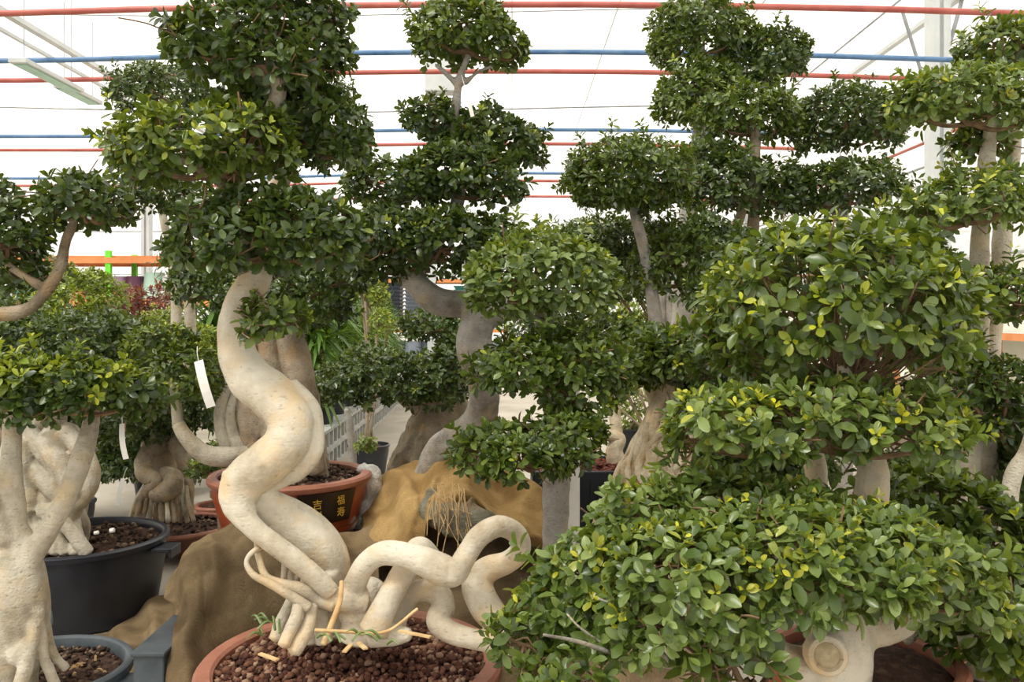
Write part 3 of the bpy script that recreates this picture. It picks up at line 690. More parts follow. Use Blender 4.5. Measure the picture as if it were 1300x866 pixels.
gs = [[(c_[0], c_[1], 4.02, c_[3] * .62) for c_ in gcore]]
gx = braid(gcore, 11, .044, twist=.07, wob=.3, seed=3, out=.88) + braid(gcore[1:], 8, .018, twist=-.1, wob=.5, seed=9, out=1.0)
gs += [[(355, 435, 3.98, 16), (350, 400, 4.0, 24), (350, 340, 4.0, 20), (345, 250, 4.0, 13)]]
gs += [[(366, 420, 3.92, 18), (378, 470, 3.9, 20), (388, 530, 3.88, 15), (400, 600, 3.86, 14)]]
trunk(G, gs, BK_G, amp=.05, n=16, extra=gx)
trunk(G, [[(300, 470, 3.95, 7), (284, 505, 3.9, 8), (280, 540, 3.85, 8), (292, 572, 3.85, 9), (310, 590, 3.85, 10)], [(300, 500, 3.9, 6), (292, 530, 3.86, 7), (300, 560, 3.84, 8), (318, 590, 3.84, 8)]], BK_C, name='aerial_root', n=12, amp=.08)
trunk(G, [[(226, 538, 3.75, 8), (240, 560, 3.75, 10), (262, 577, 3.76, 12), (290, 580, 3.8, 13), (315, 575, 3.85, 12)]], BK_C, name='branch_root', n=14, amp=.06)
pad(G, [(390, 385, 55, 42, 3.9), (330, 370, 60, 38, 4.0), (420, 350, 45, 40, 3.9), (270, 360, 50, 38, 4.05)], mat=LEAF_D, young=.03, twmat=TWIG, twigs=20, dens=.8)
pad(G, [(390, 130, 60, 42, 4.0), (430, 195, 40, 30, 4.0)], mat=LEAF_D, young=.02, twmat=TWIG, twigs=14, dens=.8)
trunk(G, [[(345, 260, 4.0, 12), (370, 200, 4.0, 9), (395, 140, 4.0, 6)]], BK_G, name='branch', n=10)
trunk(G, [[(226, 540, 3.75, 7), (222, 500, 3.8, 6), (215, 470, 3.85, 4)]], BK_C, name='branch', n=10)
pad(G, [(232, 480, 46, 44, 3.8), (205, 440, 42, 24, 3.85)], mat=LEAF, young=.2, twmat=TWIG, twigs=12, dens=.85)
hang_tag(G, 252, 458, 268, 517, 3.55, 13)

# ================================================================ B: the big three-tiered fig on the right
Bc = P(1095, 850, 2.15); BZ = Bc[2]; Bc = np.array([Bc[0], 2.15, 0.30])
B = thing('ficus_bonsai', 'broad three-tiered fig with a clipped leaf dome above two spreading shelves of foliage', 'bonsai', Bc)
BPZ = EYE - (832 - 400) / F * 2.15
round_pot(B, Bc, .24, BPZ - .30, TERRA, TERRA_R, rim=.035, taper=.8, th=.03, lip=.015)
soil(B, Bc, .2, BPZ - .03, SOIL, .03)
bt = [
 [(1050, 900, 2.05, 46), (1060, 850, 2.02, 44), (1075, 800, 2.02, 38), (1092, 765, 2.05, 26), (1098, 720, 2.08, 22), (1104, 660, 2.1, 20), (1108, 615, 2.1, 21), (1106, 585, 2.1, 18), (1090, 540, 2.12, 18), (1075, 500, 2.15, 16), (1065, 470, 2.18, 12)],
 [(1075, 800, 2.02, 28), (1110, 800, 2.03, 22), (1145, 795, 2.06, 14), (1165, 785, 2.1, 8)],
 [(1040, 640, 2.25, 13), (1035, 590, 2.25, 14), (1030, 560, 2.25, 11)],
 [(1098, 720, 2.08, 20), (1060, 680, 2.18, 15), (1040, 630, 2.25, 13)],
 [(1030, 850, 2.02, 24), (985, 830, 2.0, 17), (940, 815, 1.98, 11), (900, 790, 1.98, 9)],
 [(940, 815, 1.98, 10), (870, 800, 1.95, 6), (800, 790, 1.92, 5)],
]
trunk(B, bt, BK_A, vox=.006, amp=.06, n=18, smooth=4)
stub_cut(B, P(1050, 832, 1.93), .042, (-.12, -1, .12), (BK_A, CUT))
for s in ([(880, 850, 1.85, 4.5), (800, 836, 1.75, 3.5), (735, 815, 1.66, 2.6), (690, 806, 1.62, 1.8)], [(800, 836, 1.75, 2.4), (770, 850, 1.7, 1.8), (740, 866, 1.68, 1.2)], [(790, 834, 1.74, 2), (740, 800, 1.7, 1.5), (720, 780, 1.7, 1)], [(850, 840, 1.8, 3), (800, 780, 1.75, 2), (760, 760, 1.72, 1.4)]):
    trunk(B, [s], BK_J, name='branch', n=8, amp=.05)
pad(B, [(1058, 402, 158, 116, 2.25, .33)], mat=LEAF, sprig=.008, young=.2, twmat=TWIG, twigs=70, dens=.95, flat=.56, arch=.5, fan=True, inner=.3, anchor=P(1066, 494, 2.2), lump=.05, up=.35, loose=.03, leaf=.05)
pad(B, [(935, 545, 86, 48, 2.0), (1035, 528, 98, 46, 2.05), (1135, 545, 86, 54, 2.05), (1182, 556, 40, 44, 2.1), (888, 562, 34, 24, 1.98)], mat=LEAF_B, young=.22, twmat=TWIG, twigs=60, dens=.95, flat=.42, leaf=.044, loose=.04, lump=.1)
pad(B, [(768, 732, 78, 58, 1.9), (830, 690, 85, 72, 1.95), (925, 662, 92, 58, 2.0), (1010, 672, 95, 54, 1.95), (880, 745, 110, 80, 1.78), (1000, 722, 100, 70, 1.78), (1100, 708, 95, 62, 1.85), (1180, 735, 72, 56, 1.92), (696, 786, 50, 42, 1.85), (1105, 735, 70, 34, 1.75), (1235, 765, 50, 42, 1.95), (790, 790, 70, 40, 1.8), (860, 800, 60, 40, 1.7)], mat=LEAF_B, young=.2, sprig=.012, twmat=TWIG, twigs=120, dens=1.0, flat=.55, leaf=.043, loose=.05, lump=.1, anchor=P(1085, 745, 1.98))
pad(B, [(930, 835, 60, 30, 1.72), (975, 850, 28, 26, 1.7)], mat=LEAF, young=.02, twmat=TWIG, twigs=12, dens=.7, leaf=.06, flat=.9)
pad(B, [(665, 812, 45, 26, 1.75), (720, 855, 60, 22, 1.7)], mat=LEAF, young=.05, twmat=TWIG, twigs=10, dens=.55, flat=.9)

# second potted fig crowding in behind B's lower shelf
B2c = P(1225, 840, 2.45); B2c[2] = .28
B2 = thing('ficus_bonsai', 'low dense fig in a dark red-brown pot tucked behind the broad tiered fig', 'bonsai', B2c)
round_pot(B2, P(1225, 858, 2.45) * (1, 1, 0) + (0, 0, .22), .26, .27, BROWNP, TERRA_R, rim=.03, taper=.82, th=.03, lip=.012)
soil(B2, P(1225, 858, 2.45), .225, .46, SOIL, .02)
trunk(B2, [[(1245, 870, 2.45, 16), (1235, 810, 2.45, 13), (1225, 750, 2.5, 10), (1220, 700, 2.5, 8)], [(1235, 810, 2.45, 9), (1200, 780, 2.4, 7), (1160, 800, 2.35, 5), (1150, 840, 2.32, 4)], [(1160, 800, 2.35, 5), (1165, 770, 2.3, 4), (1200, 750, 2.3, 3)]], BK_C, n=12, amp=.08)
trunk(B2, [[(1150, 815, 2.15, 5), (1175, 800, 2.12, 5), (1215, 812, 2.12, 4.5), (1245, 805, 2.14, 3)], [(1180, 800, 2.12, 4), (1178, 775, 2.12, 3.5), (1190, 760, 2.14, 3)]], BK_C, name='surface_root', n=8, amp=.1)
pad(B2, [(1180, 645, 85, 42, 2.55), (1235, 690, 80, 62, 2.5), (1290, 720, 60, 70, 2.5), (1270, 790, 60, 48, 2.35), (1215, 740, 60, 50, 2.35), (1240, 800, 50, 34, 2.1), (1285, 820, 40, 34, 2.1), (1165, 770, 30, 22, 2.15)], mat=LEAF, young=.09, twmat=TWIG, twigs=50, dens=.9, flat=.8, leaf=.055, loose=.06)
wob_grass(B2, [P(1190, 832, 2.25), P(1250, 840, 2.3), P(1230, 835, 2.2)], STRAW, 'straw_litter', 14, .1, 8)

def tree(label, base, strands, mat, pads, vox=None, pot=None, leafm=None, twigs=14, name='ficus_bonsai', cat='bonsai', amp=.07, n=14, young=.08, dens=.8, leaf=.044, **kw):
    """base=(column, row, distance) of the trunk foot; pot=(radius, height, z of base, material, rim material)"""
    c = P(*base)
    if pot:
        R, H, z, pm, rm = pot[:5]; c[2] = z
    else: c[2] = 0
    t = thing(name, label, cat, c)
    if pot:
        round_pot(t, c, R, H, pm, rm, rim=.03, taper=pot[5] if len(pot) > 5 else .8, th=.025, lip=.012); soil(t, c, R - .035, z + H - .035, SOIL, .03)
    if strands: trunk(t, strands, mat, vox=vox, amp=amp, n=n, smooth=3)
    for p in pads:
        lm = leafm or LEAF
        if isinstance(p, tuple): lm, p = p
        pad(t, p, mat=lm, young=young, twmat=TWIG, twigs=twigs, dens=dens, leaf=leaf, **kw)
    return t

# ================================================================ C: pale buttressed tree at the near corner
Cc = P(50, 845, 3.0); CZ = Cc[2]; Cc = np.array([Cc[0], 3.0, 0.0])
C_ = thing('ficus_bonsai', 'pale fig with a swollen forked trunk in a grey tub before the black tub', 'bonsai', Cc)
po = round_pot(C_, Cc, .30, CZ, GREYP, rim=.04, taper=.8, th=.025, lip=.02)
m = MB(); q = P(158, 842, 3.0); m.box((q[0] + .03, 2.98, CZ - .05), (.09, .11, .025)); m.box((q[0] + .07, 2.98, CZ - .07), (.014, .11, .06)); m.build('handle', GREYP, po, smooth=False, bevel=.004)
soil(C_, Cc, .27, CZ - .045, SOIL, .03); stones(C_, Cc, .26, CZ - .045, SOILS, 500, .005, .013, .03)
wob_grass(C_, [P(110, 840, 2.95), P(140, 850, 2.95), P(100, 850, 2.9)], STRAW, 'leaf_litter', 9, .03, 5)
ct = [
 [(18, 640, 2.7, 14), (14, 590, 2.7, 13), (16, 540, 2.72, 12), (18, 500, 2.75, 9)],
 [(18, 640, 2.7, 14), (20, 672, 2.7, 16), (28, 700, 2.7, 24)],
 [(40, 705, 2.68, 15), (62, 672, 2.68, 13), (85, 630, 2.7, 13), (102, 585, 2.72, 13), (114, 545, 2.75, 11), (118, 510, 2.78, 8)],
 [(4, 700, 2.72, 26), (20, 715, 2.7, 30), (22, 760, 2.7, 38), (12, 810, 2.7, 44), (0, 850, 2.7, 46), (-10, 900, 2.7, 50)],
 [(-30, 690, 2.75, 30), (-20, 740, 2.72, 40), (-30, 800, 2.72, 50), (-40, 880, 2.72, 60)],
 [(38, 705, 2.68, 13), (36, 730, 2.68, 14), (44, 765, 2.68, 12), (48, 790, 2.66, 9), (40, 815, 2.64, 9), (14, 838, 2.6, 10)],
 [(48, 775, 2.66, 8), (52, 810, 2.66, 7), (58, 840, 2.68, 7), (75, 880, 2.7, 8)],
 [(46, 790, 2.64, 7), (40, 820, 2.62, 8), (32, 850, 2.6, 9), (20, 885, 2.6, 10)],
 [(48, 760, 2.72, 7), (60, 800, 2.76, 6), (68, 830, 2.8, 6), (85, 850, 2.82, 6)],
 [(8, 690, 2.66, 10), (-5, 650, 2.66, 10), (-20, 600, 2.66, 10)],
]
trunk(C_, ct, BK_C, vox=.0075, amp=.05, n=18, smooth=4)
pad(C_, [(45, 502, 62, 42, 2.62), (115, 500, 62, 42, 2.62), (165, 508, 36, 30, 2.68), (-10, 500, 50, 48, 2.6), (80, 480, 60, 26, 2.75)], mat=LEAF_D, young=.0, twmat=TWIG, twigs=24, dens=.85, leaf=.043)
pad(C_, [(45, 478, 62, 20, 2.62), (115, 482, 55, 18, 2.62), (160, 492, 30, 14, 2.68)], mat=LEAF_Y, young=.95, twmat=TWIG, twigs=10, dens=.95, leaf=.042, loose=.12)
hang_tag(C_, 155, 538, 160, 583, 2.7, 8)

# ---------------------------------------------------------------- D: limb reaching in from outside the frame
D = tree('gnarled brown limb with two leafy heads reaching in above the yellow-green bush', (-320, 700, 2.9),
  [[(-330, 900, 2.9, 26), (-300, 700, 2.9, 24), (-210, 500, 2.9, 18), (-60, 412, 2.85, 11), (25, 396, 2.8, 9), (55, 374, 2.8, 8), (76, 340, 2.8, 7), (84, 305, 2.82, 6), (95, 280, 2.85, 5)], [(60, 368, 2.8, 6), (30, 350, 2.8, 5), (5, 330, 2.8, 4), (-10, 300, 2.8, 4)]],
  BK_G, [(LEAF_D, [(108, 262, 52, 34, 2.8), (85, 245, 32, 24, 2.8), (140, 270, 26, 24, 2.85)]), (LEAF_D, [(10, 300, 46, 46, 2.8), (-10, 260, 30, 30, 2.8), (25, 345, 26, 34, 2.85)])], pot=(.35, .45, 0, BLACKP, None), young=.05, twigs=22, loose=.1)

# ================================================================ E: black tub with braided trunk
Ec = P(100, 680, 4.35); EZ = Ec[2]; Ec[2] = 0
E = thing('ficus_bonsai', 'fig with a braided root trunk in the big black plastic tub', 'bonsai', Ec)
po = round_pot(E, Ec, .425, EZ, BLACKP, rim=.035, taper=.86, th=.03, lip=.02)
for sx_ in (1, -1):
    m = MB(); m.box((Ec[0] + sx_ * .455, Ec[1] - .04, EZ - .05), (.1, .13, .022)); m.box((Ec[0] + sx_ * .497, Ec[1] - .04, EZ - .065), (.014, .13, .05)); m.build('handle', BLACKP, po, smooth=False, bevel=.004)
soil(E, Ec, .39, EZ - .045, SOIL, .04); stones(E, Ec, .375, EZ - .045, SOILS, 420, .008, .018, .03)
m = MB()
for x, y, r in ((122, 677, 2.5), (142, 674, 3), (88, 704, 2)): m.tube([P(x - 2, y, 4.1), P(x + 3, y - 1, 4.1)], r / F * 4.1, 8)
m.build('white_pebble', PAPER, E)
# raised moulding marks low on the tub wall
m = MB()
for k, (x, h) in enumerate(((58, 12), (64, 18), (86, 24), (101, 30), (117, 40))):
    dx = (x - 100) / F * 4.0; y = Ec[1] - math.sqrt(max(.01, (.425 * .885) ** 2 - dx * dx)) - .001; zz = .1
    xx = Ec[0] + dx * 1.02; m.tube([(xx, y, zz - .02), (xx, y - .003, zz + h / F * 4.0 * .5)], .009, 8)
m.build('moulded_mark', GREYP, po)
es = [[(56, 700, 4.36, 40), (58, 640, 4.36, 32), (58, 590, 4.36, 28), (62, 545, 4.34, 22), (65, 500, 4.3, 18)]]
rr = random.Random(4)
for k in range(7):
    ph = k * .9; es.append([(60 + 46 * math.cos(ph + j * .85) * (1 - .07 * j), 705 - j * 32, 4.2 - .10 * math.sin(ph + j * .85), 10 + 3 * rr.random()) for j in range(6)])
es += [[(52, 560, 4.1, 11), (78, 590, 4.06, 14), (92, 625, 4.06, 13), (90, 660, 4.08, 11)],
       [(80, 545, 4.1, 10), (106, 575, 4.1, 12), (116, 605, 4.1, 12), (104, 632, 4.08, 12), (80, 645, 4.05, 11), (50, 650, 4.05, 9)],
       [(86, 560, 4.15, 9), (96, 600, 4.12, 10), (94, 640, 4.12, 12), (80, 700, 4.15, 12)],
       [(30, 560, 4.1, 12), (30, 610, 4.08, 13), (40, 650, 4.06, 10)],
       [(60, 655, 4.05, 9), (84, 668, 4.02, 9), (102, 690, 4.02, 9), (112, 702, 4.03, 8)]]
for k in range(9):
    a = k / 8; es.append([(20 + 75 * a, 640, 4.12, 6), (14 + 88 * a + 4 * math.sin(k * 3), 672, 4.06, 6), (8 + 100 * a, 704, 4.02, 7)])
trunk(E, es, BK_C, vox=.006, amp=.05, n=14, smooth=1)
pad(E, [(40, 435, 70, 34, 4.2), (120, 440, 75, 40, 4.2), (75, 470, 90, 34, 4.3), (-20, 430, 60, 50, 4.2)], mat=LEAF_D, young=.02, twmat=TWIG, twigs=16, dens=.8, leaf=.046)
pad(E, [(60, 530, 50, 22, 4.6), (110, 540, 60, 32, 4.9)], mat=LEAF_D, young=.0, twmat=TWIG, twigs=6, dens=.6, leaf=.05)

# ================================================================ F: knotted fig in the brown glazed pot
Fc_ = P(228, 665, 5.4); FZ = Fc_[2]; Fc_[2] = .06
F_ = thing('ficus_bonsai', 'knotted fig standing on many thin roots in the dark brown glazed pot', 'bonsai', Fc_)
round_pot(F_, Fc_, .33, FZ - .06, BROWNP, TERRA_R, rim=.025, taper=.82, th=.03, lip=.012, feet=4)
soil(F_, Fc_, .295, FZ - .03, SOIL, .03); stones(F_, Fc_, .28, FZ - .03, SOILS, 160, .008, .018, .03)
wrap_panel(F_, Fc_[0], Fc_[1], .285, .12, .2, math.radians(-125), math.radians(-60), PANEL, slope=.2, off=.008)
glyph_on(F_, '一帆风', Fc_[0], Fc_[1], .14, .30, math.radians(-95), .05, GOLD, vertical=False, label='gold painted characters')
fs = [[(205, 560, 5.4, 24), (204, 585, 5.4, 22), (208, 620, 5.4, 20), (210, 650, 5.4, 18)],
      [(205, 560, 5.3, 12), (186, 578, 5.2, 11), (184, 600, 5.15, 12), (200, 612, 5.1, 10), (186, 626, 5.1, 7), (172, 650, 5.08, 5)],
      [(220, 560, 5.3, 10), (234, 585, 5.25, 10), (238, 615, 5.2, 8), (240, 650, 5.2, 6)],
      [(195, 628, 5.1, 10), (215, 622, 5.08, 13), (220, 608, 5.1, 12), (208, 600, 5.15, 9)],
      [(205, 575, 5.4, 24), (200, 540, 5.4, 14), (195, 500, 5.4, 10)], [(210, 570, 5.4, 14), (230, 545, 5.4, 9), (250, 520, 5.4, 6)]]
trunk(F_, fs, BK_G, amp=.06, n=16)
for k in range(11):
    a = k / 10; x0 = 186 + 50 * a; x1 = 164 + 82 * a
    trunk(F_, [[(x0, 612 + 6 * math.sin(k * 2), 5.12, 3), ((x0 + x1) / 2 - 2, 636, 5.08, 3), (x1, 662, 5.06 + .1 * math.sin(k * 5), 3.4)]], BK_C if k % 3 == 0 else BK_G, name='aerial_root', n=7, amp=.1)
pad(F_, [(205, 505, 55, 38, 5.2), (175, 540, 42, 34, 5.3), (165, 590, 38, 26, 6.2), (240, 530, 34, 26, 5.3)], mat=LEAF_D, young=.06, twmat=TWIG, twigs=10, dens=.8, leaf=.048)
hang_tag(F_, 156, 608, 149, 642, 5.0, 6, label='white plastic label')

# small pots beyond
tree('tiny fig in a small round terracotta bowl on a slim plinth', (286, 604, 5.0), [[(305, 612, 5.0, 5), (296, 600, 5.0, 5), (288, 586, 5.0, 4), (280, 575, 5.0, 3)]], BK_C, [(LEAF, [(262, 596, 22, 15, 5.0)])], pot=(.1, .1, .49, TERRA, TERRA_R, .7), young=.2, twigs=5)
c = P(286, 604, 5.0); m = MB(); m.lathe((c[0], 5.0, 0), [(.02, 0), (.1, 0), (.1, .03), (.05, .06), (.04, .25), (.05, .42), (.085, .455), (.085, .488), (.02, .488)], 24); tag(m.build('plinth', BK_G, base=(c[0], 5.0, 0)), 'slim turned dark plinth under the tiny terracotta bowl', 'plinth')
tree('small fig in a shallow terracotta saucer bowl beside the brown glazed pot', (276, 646, 6.2), [[(285, 650, 6.2, 6), (283, 630, 6.2, 5), (284, 610, 6.25, 4), (290, 590, 6.3, 3)]], BK_G, [(LEAF, [(262, 590, 26, 18, 6.3), (285, 575, 24, 16, 6.3)])], pot=(.16, .1, .05, TERRA, TERRA_R, .75), young=.15, twigs=6)

# ================================================================ H: rounded head behind A
tree('fig with a small rounded head and three slim pale stems', (208, 560, 6.6), [[(205, 640, 6.6, 9), (222, 480, 6.6, 8), (222, 340, 6.6, 6), (206, 270, 6.6, 5), (200, 150, 6.6, 4)], [(212, 640, 6.6, 8), (240, 480, 6.6, 8), (236, 300, 6.6, 6), (222, 256, 6.6, 5), (215, 150, 6.6, 4)]], BK_C,
  [(LEAF_D, [(205, 120, 60, 34, 6.0), (240, 128, 30, 24, 6.0)]), (LEAF_D, [(195, 245, 38, 36, 6.0), (235, 255, 32, 30, 6.0)])], pot=(.22, .3, 0, BLACKP, None), young=.02, leaf=.05)

# ================================================================ I: the leaning fig with the massive bent limb
I_ = tree('tall fig with a massive bent grey limb and root ball wrapped in burlap', (560, 620, 3.9),
  [[(545, 606, 4.05, 20), (562, 572, 3.95, 22), (600, 545, 3.8, 22), (614, 515, 3.68, 20), (612, 480, 3.58, 19), (606, 455, 3.5, 24), (602, 430, 3.5, 24), (612, 404, 3.5, 20), (640, 392, 3.55, 16), (622, 384, 3.6, 16), (586, 386, 3.55, 18), (560, 384, 3.52, 18), (542, 374, 3.5, 17), (524, 358, 3.5, 14), (505, 345, 3.5, 10)],
   [(562, 568, 3.95, 18), (545, 620, 4.1, 26), (535, 700, 4.15, 40)], [(600, 555, 3.85, 16), (590, 600, 4.0, 22), (580, 700, 4.1, 40)],
   [(524, 358, 3.5, 12), (545, 320, 3.55, 10), (580, 260, 3.6, 9), (578, 200, 3.6, 7), (577, 150, 3.6, 6.5), (584, 100, 3.6, 5), (595, 70, 3.6, 4)],
   [(580, 108, 3.6, 4), (565, 92, 3.58, 3), (552, 82, 3.58, 2.5)], [(590, 106, 3.6, 4), (606, 92, 3.6, 3), (625, 84, 3.6, 2.5)]],
  BK_J, [(LEAF, [(590, 50, 62, 40, 3.6), (560, 45, 38, 34, 3.6), (630, 62, 36, 34, 3.6), (592, 20, 48, 26, 3.65)]),
         (LEAF_D, [(545, 150, 36, 22, 3.65), (610, 180, 52, 38, 3.7), (655, 190, 38, 34, 3.75), (575, 170, 30, 30, 3.65)]),
         (LEAF_D, [(500, 235, 62, 30, 3.5), (585, 225, 60, 40, 3.55), (625, 238, 40, 28, 3.6), (560, 215, 45, 22, 3.5)]),
         (LEAF_D, [(500, 300, 60, 42, 3.4), (560, 305, 60, 38, 3.4), (620, 300, 38, 24, 3.5), (480, 340, 36, 24, 3.5), (545, 335, 50, 22, 3.5)])],
  vox=.009, amp=.04, young=.08, twigs=18, dens=.85, loose=.07)
hang_tag(I_, 590, 110, 600, 148, 3.5, 5, label='white strip tag'); hang_tag(I_, 590, 335, 590, 356, 3.3, 7, label='white barcode tag')

# ================================================================ J: grey post-like trunk with three clipped pads
J_ = tree('straight grey weathered fig with three stacked clipped pads, beside a white board', (704, 790, 3.15),
  [[(704, 860, 3.15, 19), (705, 690, 3.15, 17), (706, 610, 3.15, 17), (704, 540, 3.15, 14), (702, 480, 3.15, 14), (692, 420, 3.15, 12), (690, 385, 3.15, 10)]], BK_J,
  [(LEAF_B, [(690, 345, 88, 40, 3.1), (645, 372, 55, 34, 3.0), (725, 372, 55, 30, 3.05), (680, 320, 55, 24, 3.15)]),
   (LEAF, [(660, 470, 58, 36, 2.95), (740, 465, 62, 40, 3.0), (700, 450, 50, 28, 3.05), (740, 500, 50, 36, 3.0)]),
   (LEAF, [(630, 575, 58, 36, 2.8), (700, 565, 60, 34, 2.8), (665, 585, 60, 30, 2.75), (740, 545, 28, 24, 2.9)])],
  pot=(.24, .25, 0, BLACKP, None), young=.07, twigs=26, leaf=.044, loose=.08)
c = P(727, 620, 3.3); m = MB(); m.box((c[0], 3.32, .62), (.055, .03, 1.24)); tag(m.build('wooden_stake', PAPER, smooth=False, bevel=.003, base=(c[0], 3.32, 0)), 'white board standing right behind the straight grey trunk', 'stake')

# ================================================================ K, L, M: the clipped figs on the far side of the aisle
K_ = tree('mushroom-headed fig with a slim forked stem', (822, 600, 4.2),
  [[(835, 800, 4.2, 11), (838, 500, 4.2, 10), (826, 360, 4.2, 8), (808, 280, 4.2, 7), (802, 258, 4.2, 6), (792, 235, 4.15, 4)], [(806, 270, 4.2, 5), (814, 250, 4.2, 4), (822, 238, 4.2, 3)]], BK_J,
  [(LEAF, [(798, 220, 76, 42, 4.2), (770, 235, 44, 34, 4.1), (835, 238, 38, 34, 4.2)])], pot=(.2, .35, 0, BLACKP, None), young=.02, twigs=26, dens=1.0, flat=.7, loose=.02, leaf=.045)
L_ = tree('tallest fig of the back row, its crown clipped into stepped round clouds', (872, 640, 5.5),
  [[(862, 830, 5.5, 16), (860, 560, 5.5, 15), (866, 400, 5.5, 13), (872, 290, 5.5, 12), (882, 210, 5.5, 10), (890, 150, 5.5, 8), (892, 90, 5.5, 6), (890, 60, 5.5, 5)], [(893, 110, 5.5, 5), (930, 100, 5.5, 4), (965, 90, 5.5, 3)]], BK_J,
  [(LEAF, [(886, 40, 58, 42, 5.5), (930, 45, 28, 28, 5.5), (862, 62, 36, 26, 5.45)]), (LEAF_D, [(972, 78, 48, 34, 5.55), (945, 98, 36, 26, 5.5), (1000, 65, 28, 26, 5.55)]), (LEAF, [(880, 125, 46, 34, 5.3), (905, 105, 36, 26, 5.4), (862, 140, 30, 24, 5.3)])],
  pot=(.36, .4, 0, BLACKP, None), young=.02, twigs=22, dens=.95, leaf=.054, loose=.03)
L2 = tree('fig with crooked stems and two dark flat pads under the tallest crown', (940, 640, 4.9),
  [[(925, 840, 4.9, 13), (915, 560, 4.9, 12), (935, 400, 4.9, 10), (956, 290, 4.9, 8), (958, 200, 4.9, 7), (960, 165, 4.9, 6)], [(935, 400, 4.9, 8), (920, 330, 4.9, 7), (938, 280, 4.88, 6), (948, 250, 4.85, 4)]], BK_G,
  [(LEAF, [(950, 148, 52, 36, 4.9), (905, 150, 28, 24, 4.95), (985, 158, 36, 36, 4.95)]), (LEAF_D, [(925, 240, 56, 40, 4.8), (985, 245, 44, 40, 4.85), (905, 205, 40, 24, 4.9)])],
  pot=(.28, .35, 0, BLACKP, None), young=.03, twigs=26, dens=.9, leaf=.052, loose=.05)
M_ = tree('fig carrying two wide clipped heads one above the other', (1075, 640, 5.0),
  [[(1070, 800, 5.0, 12), (1072, 500, 5.0, 10), (1070, 300, 5.0, 8), (1068, 200, 5.0, 6)], [(1070, 280, 5.0, 5), (1040, 250, 5.0, 4)]], BK_J,
  [(LEAF_D, [(1075, 150, 58, 38, 5.0), (1110, 165, 36, 34, 4.95), (1040, 170, 36, 32, 5.0)]), (LEAF_D, [(1080, 238, 56, 32, 4.8), (1035, 248, 44, 34, 4.9), (1115, 235, 30, 28, 4.8)])],
  pot=(.33, .35, 0, BLACKP, None), young=.03, twigs=20, dens=.85, leaf=.05, loose=.06)
tree('loose fig with three pale stems rising behind the leaning trunk flare', (850, 640, 6.3),
  [[(838, 800, 6.3, 10), (840, 480, 6.3, 9), (838, 380, 6.3, 8), (850, 330, 6.3, 5)], [(856, 800, 6.3, 11), (856, 480, 6.3, 11), (855, 380, 6.3, 11), (862, 330, 6.3, 5)], [(885, 800, 6.3, 9), (886, 480, 6.3, 8), (888, 380, 6.3, 7), (880, 320, 6.3, 5)]], BK_J,
  [(LEAF, [(872, 335, 66, 42, 4.3), (835, 350, 38, 36, 4.3), (905, 360, 36, 40, 4.3), (850, 305, 36, 22, 4.35)]), (LEAF_D, [(770, 308, 60, 30, 4.75), (812, 330, 44, 30, 4.7), (740, 318, 36, 28, 4.75)])], pot=(.35, .35, 0, BLACKP, None), young=.03, leaf=.05)
tree('bushy fig between the crooked stems and the leaf dome', (945, 700, 4.25),
  [[(945, 860, 4.25, 12), (920, 620, 4.15, 11), (898, 500, 4.0, 10), (890, 400, 4.0, 9), (905, 340, 4.0, 6)]], BK_G,
  [(LEAF_D, [(940, 335, 40, 36, 3.6), (915, 380, 32, 40, 3.8), (905, 300, 36, 24, 4.0), (1120, 320, 40, 36, 3.4)]), (LEAF, [(870, 455, 50, 34, 3.5), (830, 450, 36, 34, 3.6), (800, 430, 36, 24, 3.9), (810, 480, 40, 24, 3.7)]), (LEAF_D, [(930, 470, 44, 60, 3.2)])], pot=(.18, .35, 0, BLACKP, None), young=.03, leaf=.048)

# ================================================================ O: banyan flare of twisted roots
Oc = P(820, 640, 3.7); Oc[2] = .0
O_ = thing('ficus_bonsai', 'fig whose tan trunk flares into a sloping net of ropy fused roots', 'bonsai', Oc)
oc = []
ocore = [(862, 455, 3.66, 20), (858, 500, 3.64, 24), (844, 560, 3.6, 36), (826, 620, 3.56, 50), (812, 700, 3.52, 64), (800, 860, 3.5, 74)]
ox = braid(ocore, 15, .024, twist=.16, wob=.6, seed=5, out=.88) + braid(ocore, 9, .015, twist=-.2, wob=.9, seed=6, out=1.02) + braid(ocore, 8, .010, twist=.45, wob=.7, seed=7, out=1.08)
for k in range(0):
    a = k / 10
    oc.append([(838 + 46 * a, 470, 3.62 + .02 * (k % 3), 9), (835 + 50 * a, 510, 3.58, 9), (815 + 62 * a + 5 * math.sin(k * 2), 555, 3.52 + .02 * (k % 2), 8.5), (792 + 84 * a + 5 * math.sin(k * 3), 600, 3.46, 8), (768 + 100 * a, 650, 3.42, 9), (750 + 120 * a, 720, 3.4, 10), (740 + 130 * a, 840, 3.4, 12)])
for k in range(0):
    a = k / 5; oc.append([(880 - 40 * a, 520 + 10 * a, 3.52, 6), (845 - 25 * a, 570, 3.46, 6), (850 - 10 * a, 620, 3.42, 6), (800 + 30 * a, 680, 3.38, 6)])
oc += [[(c_[0], c_[1], c_[2], c_[3] * .8) for c_ in ocore], [(818, 430, 3.7, 10), (825, 480, 3.68, 11), (845, 530, 3.66, 10)]]
trunk(O_, oc, BK_O, amp=.05, n=12, extra=ox)
pad(O_, [(865, 470, 40, 26, 3.55), (890, 500, 34, 26, 3.6), (925, 450, 40, 40, 3.7)], mat=LEAF_D, young=.03, twmat=TWIG, twigs=12, dens=.8)

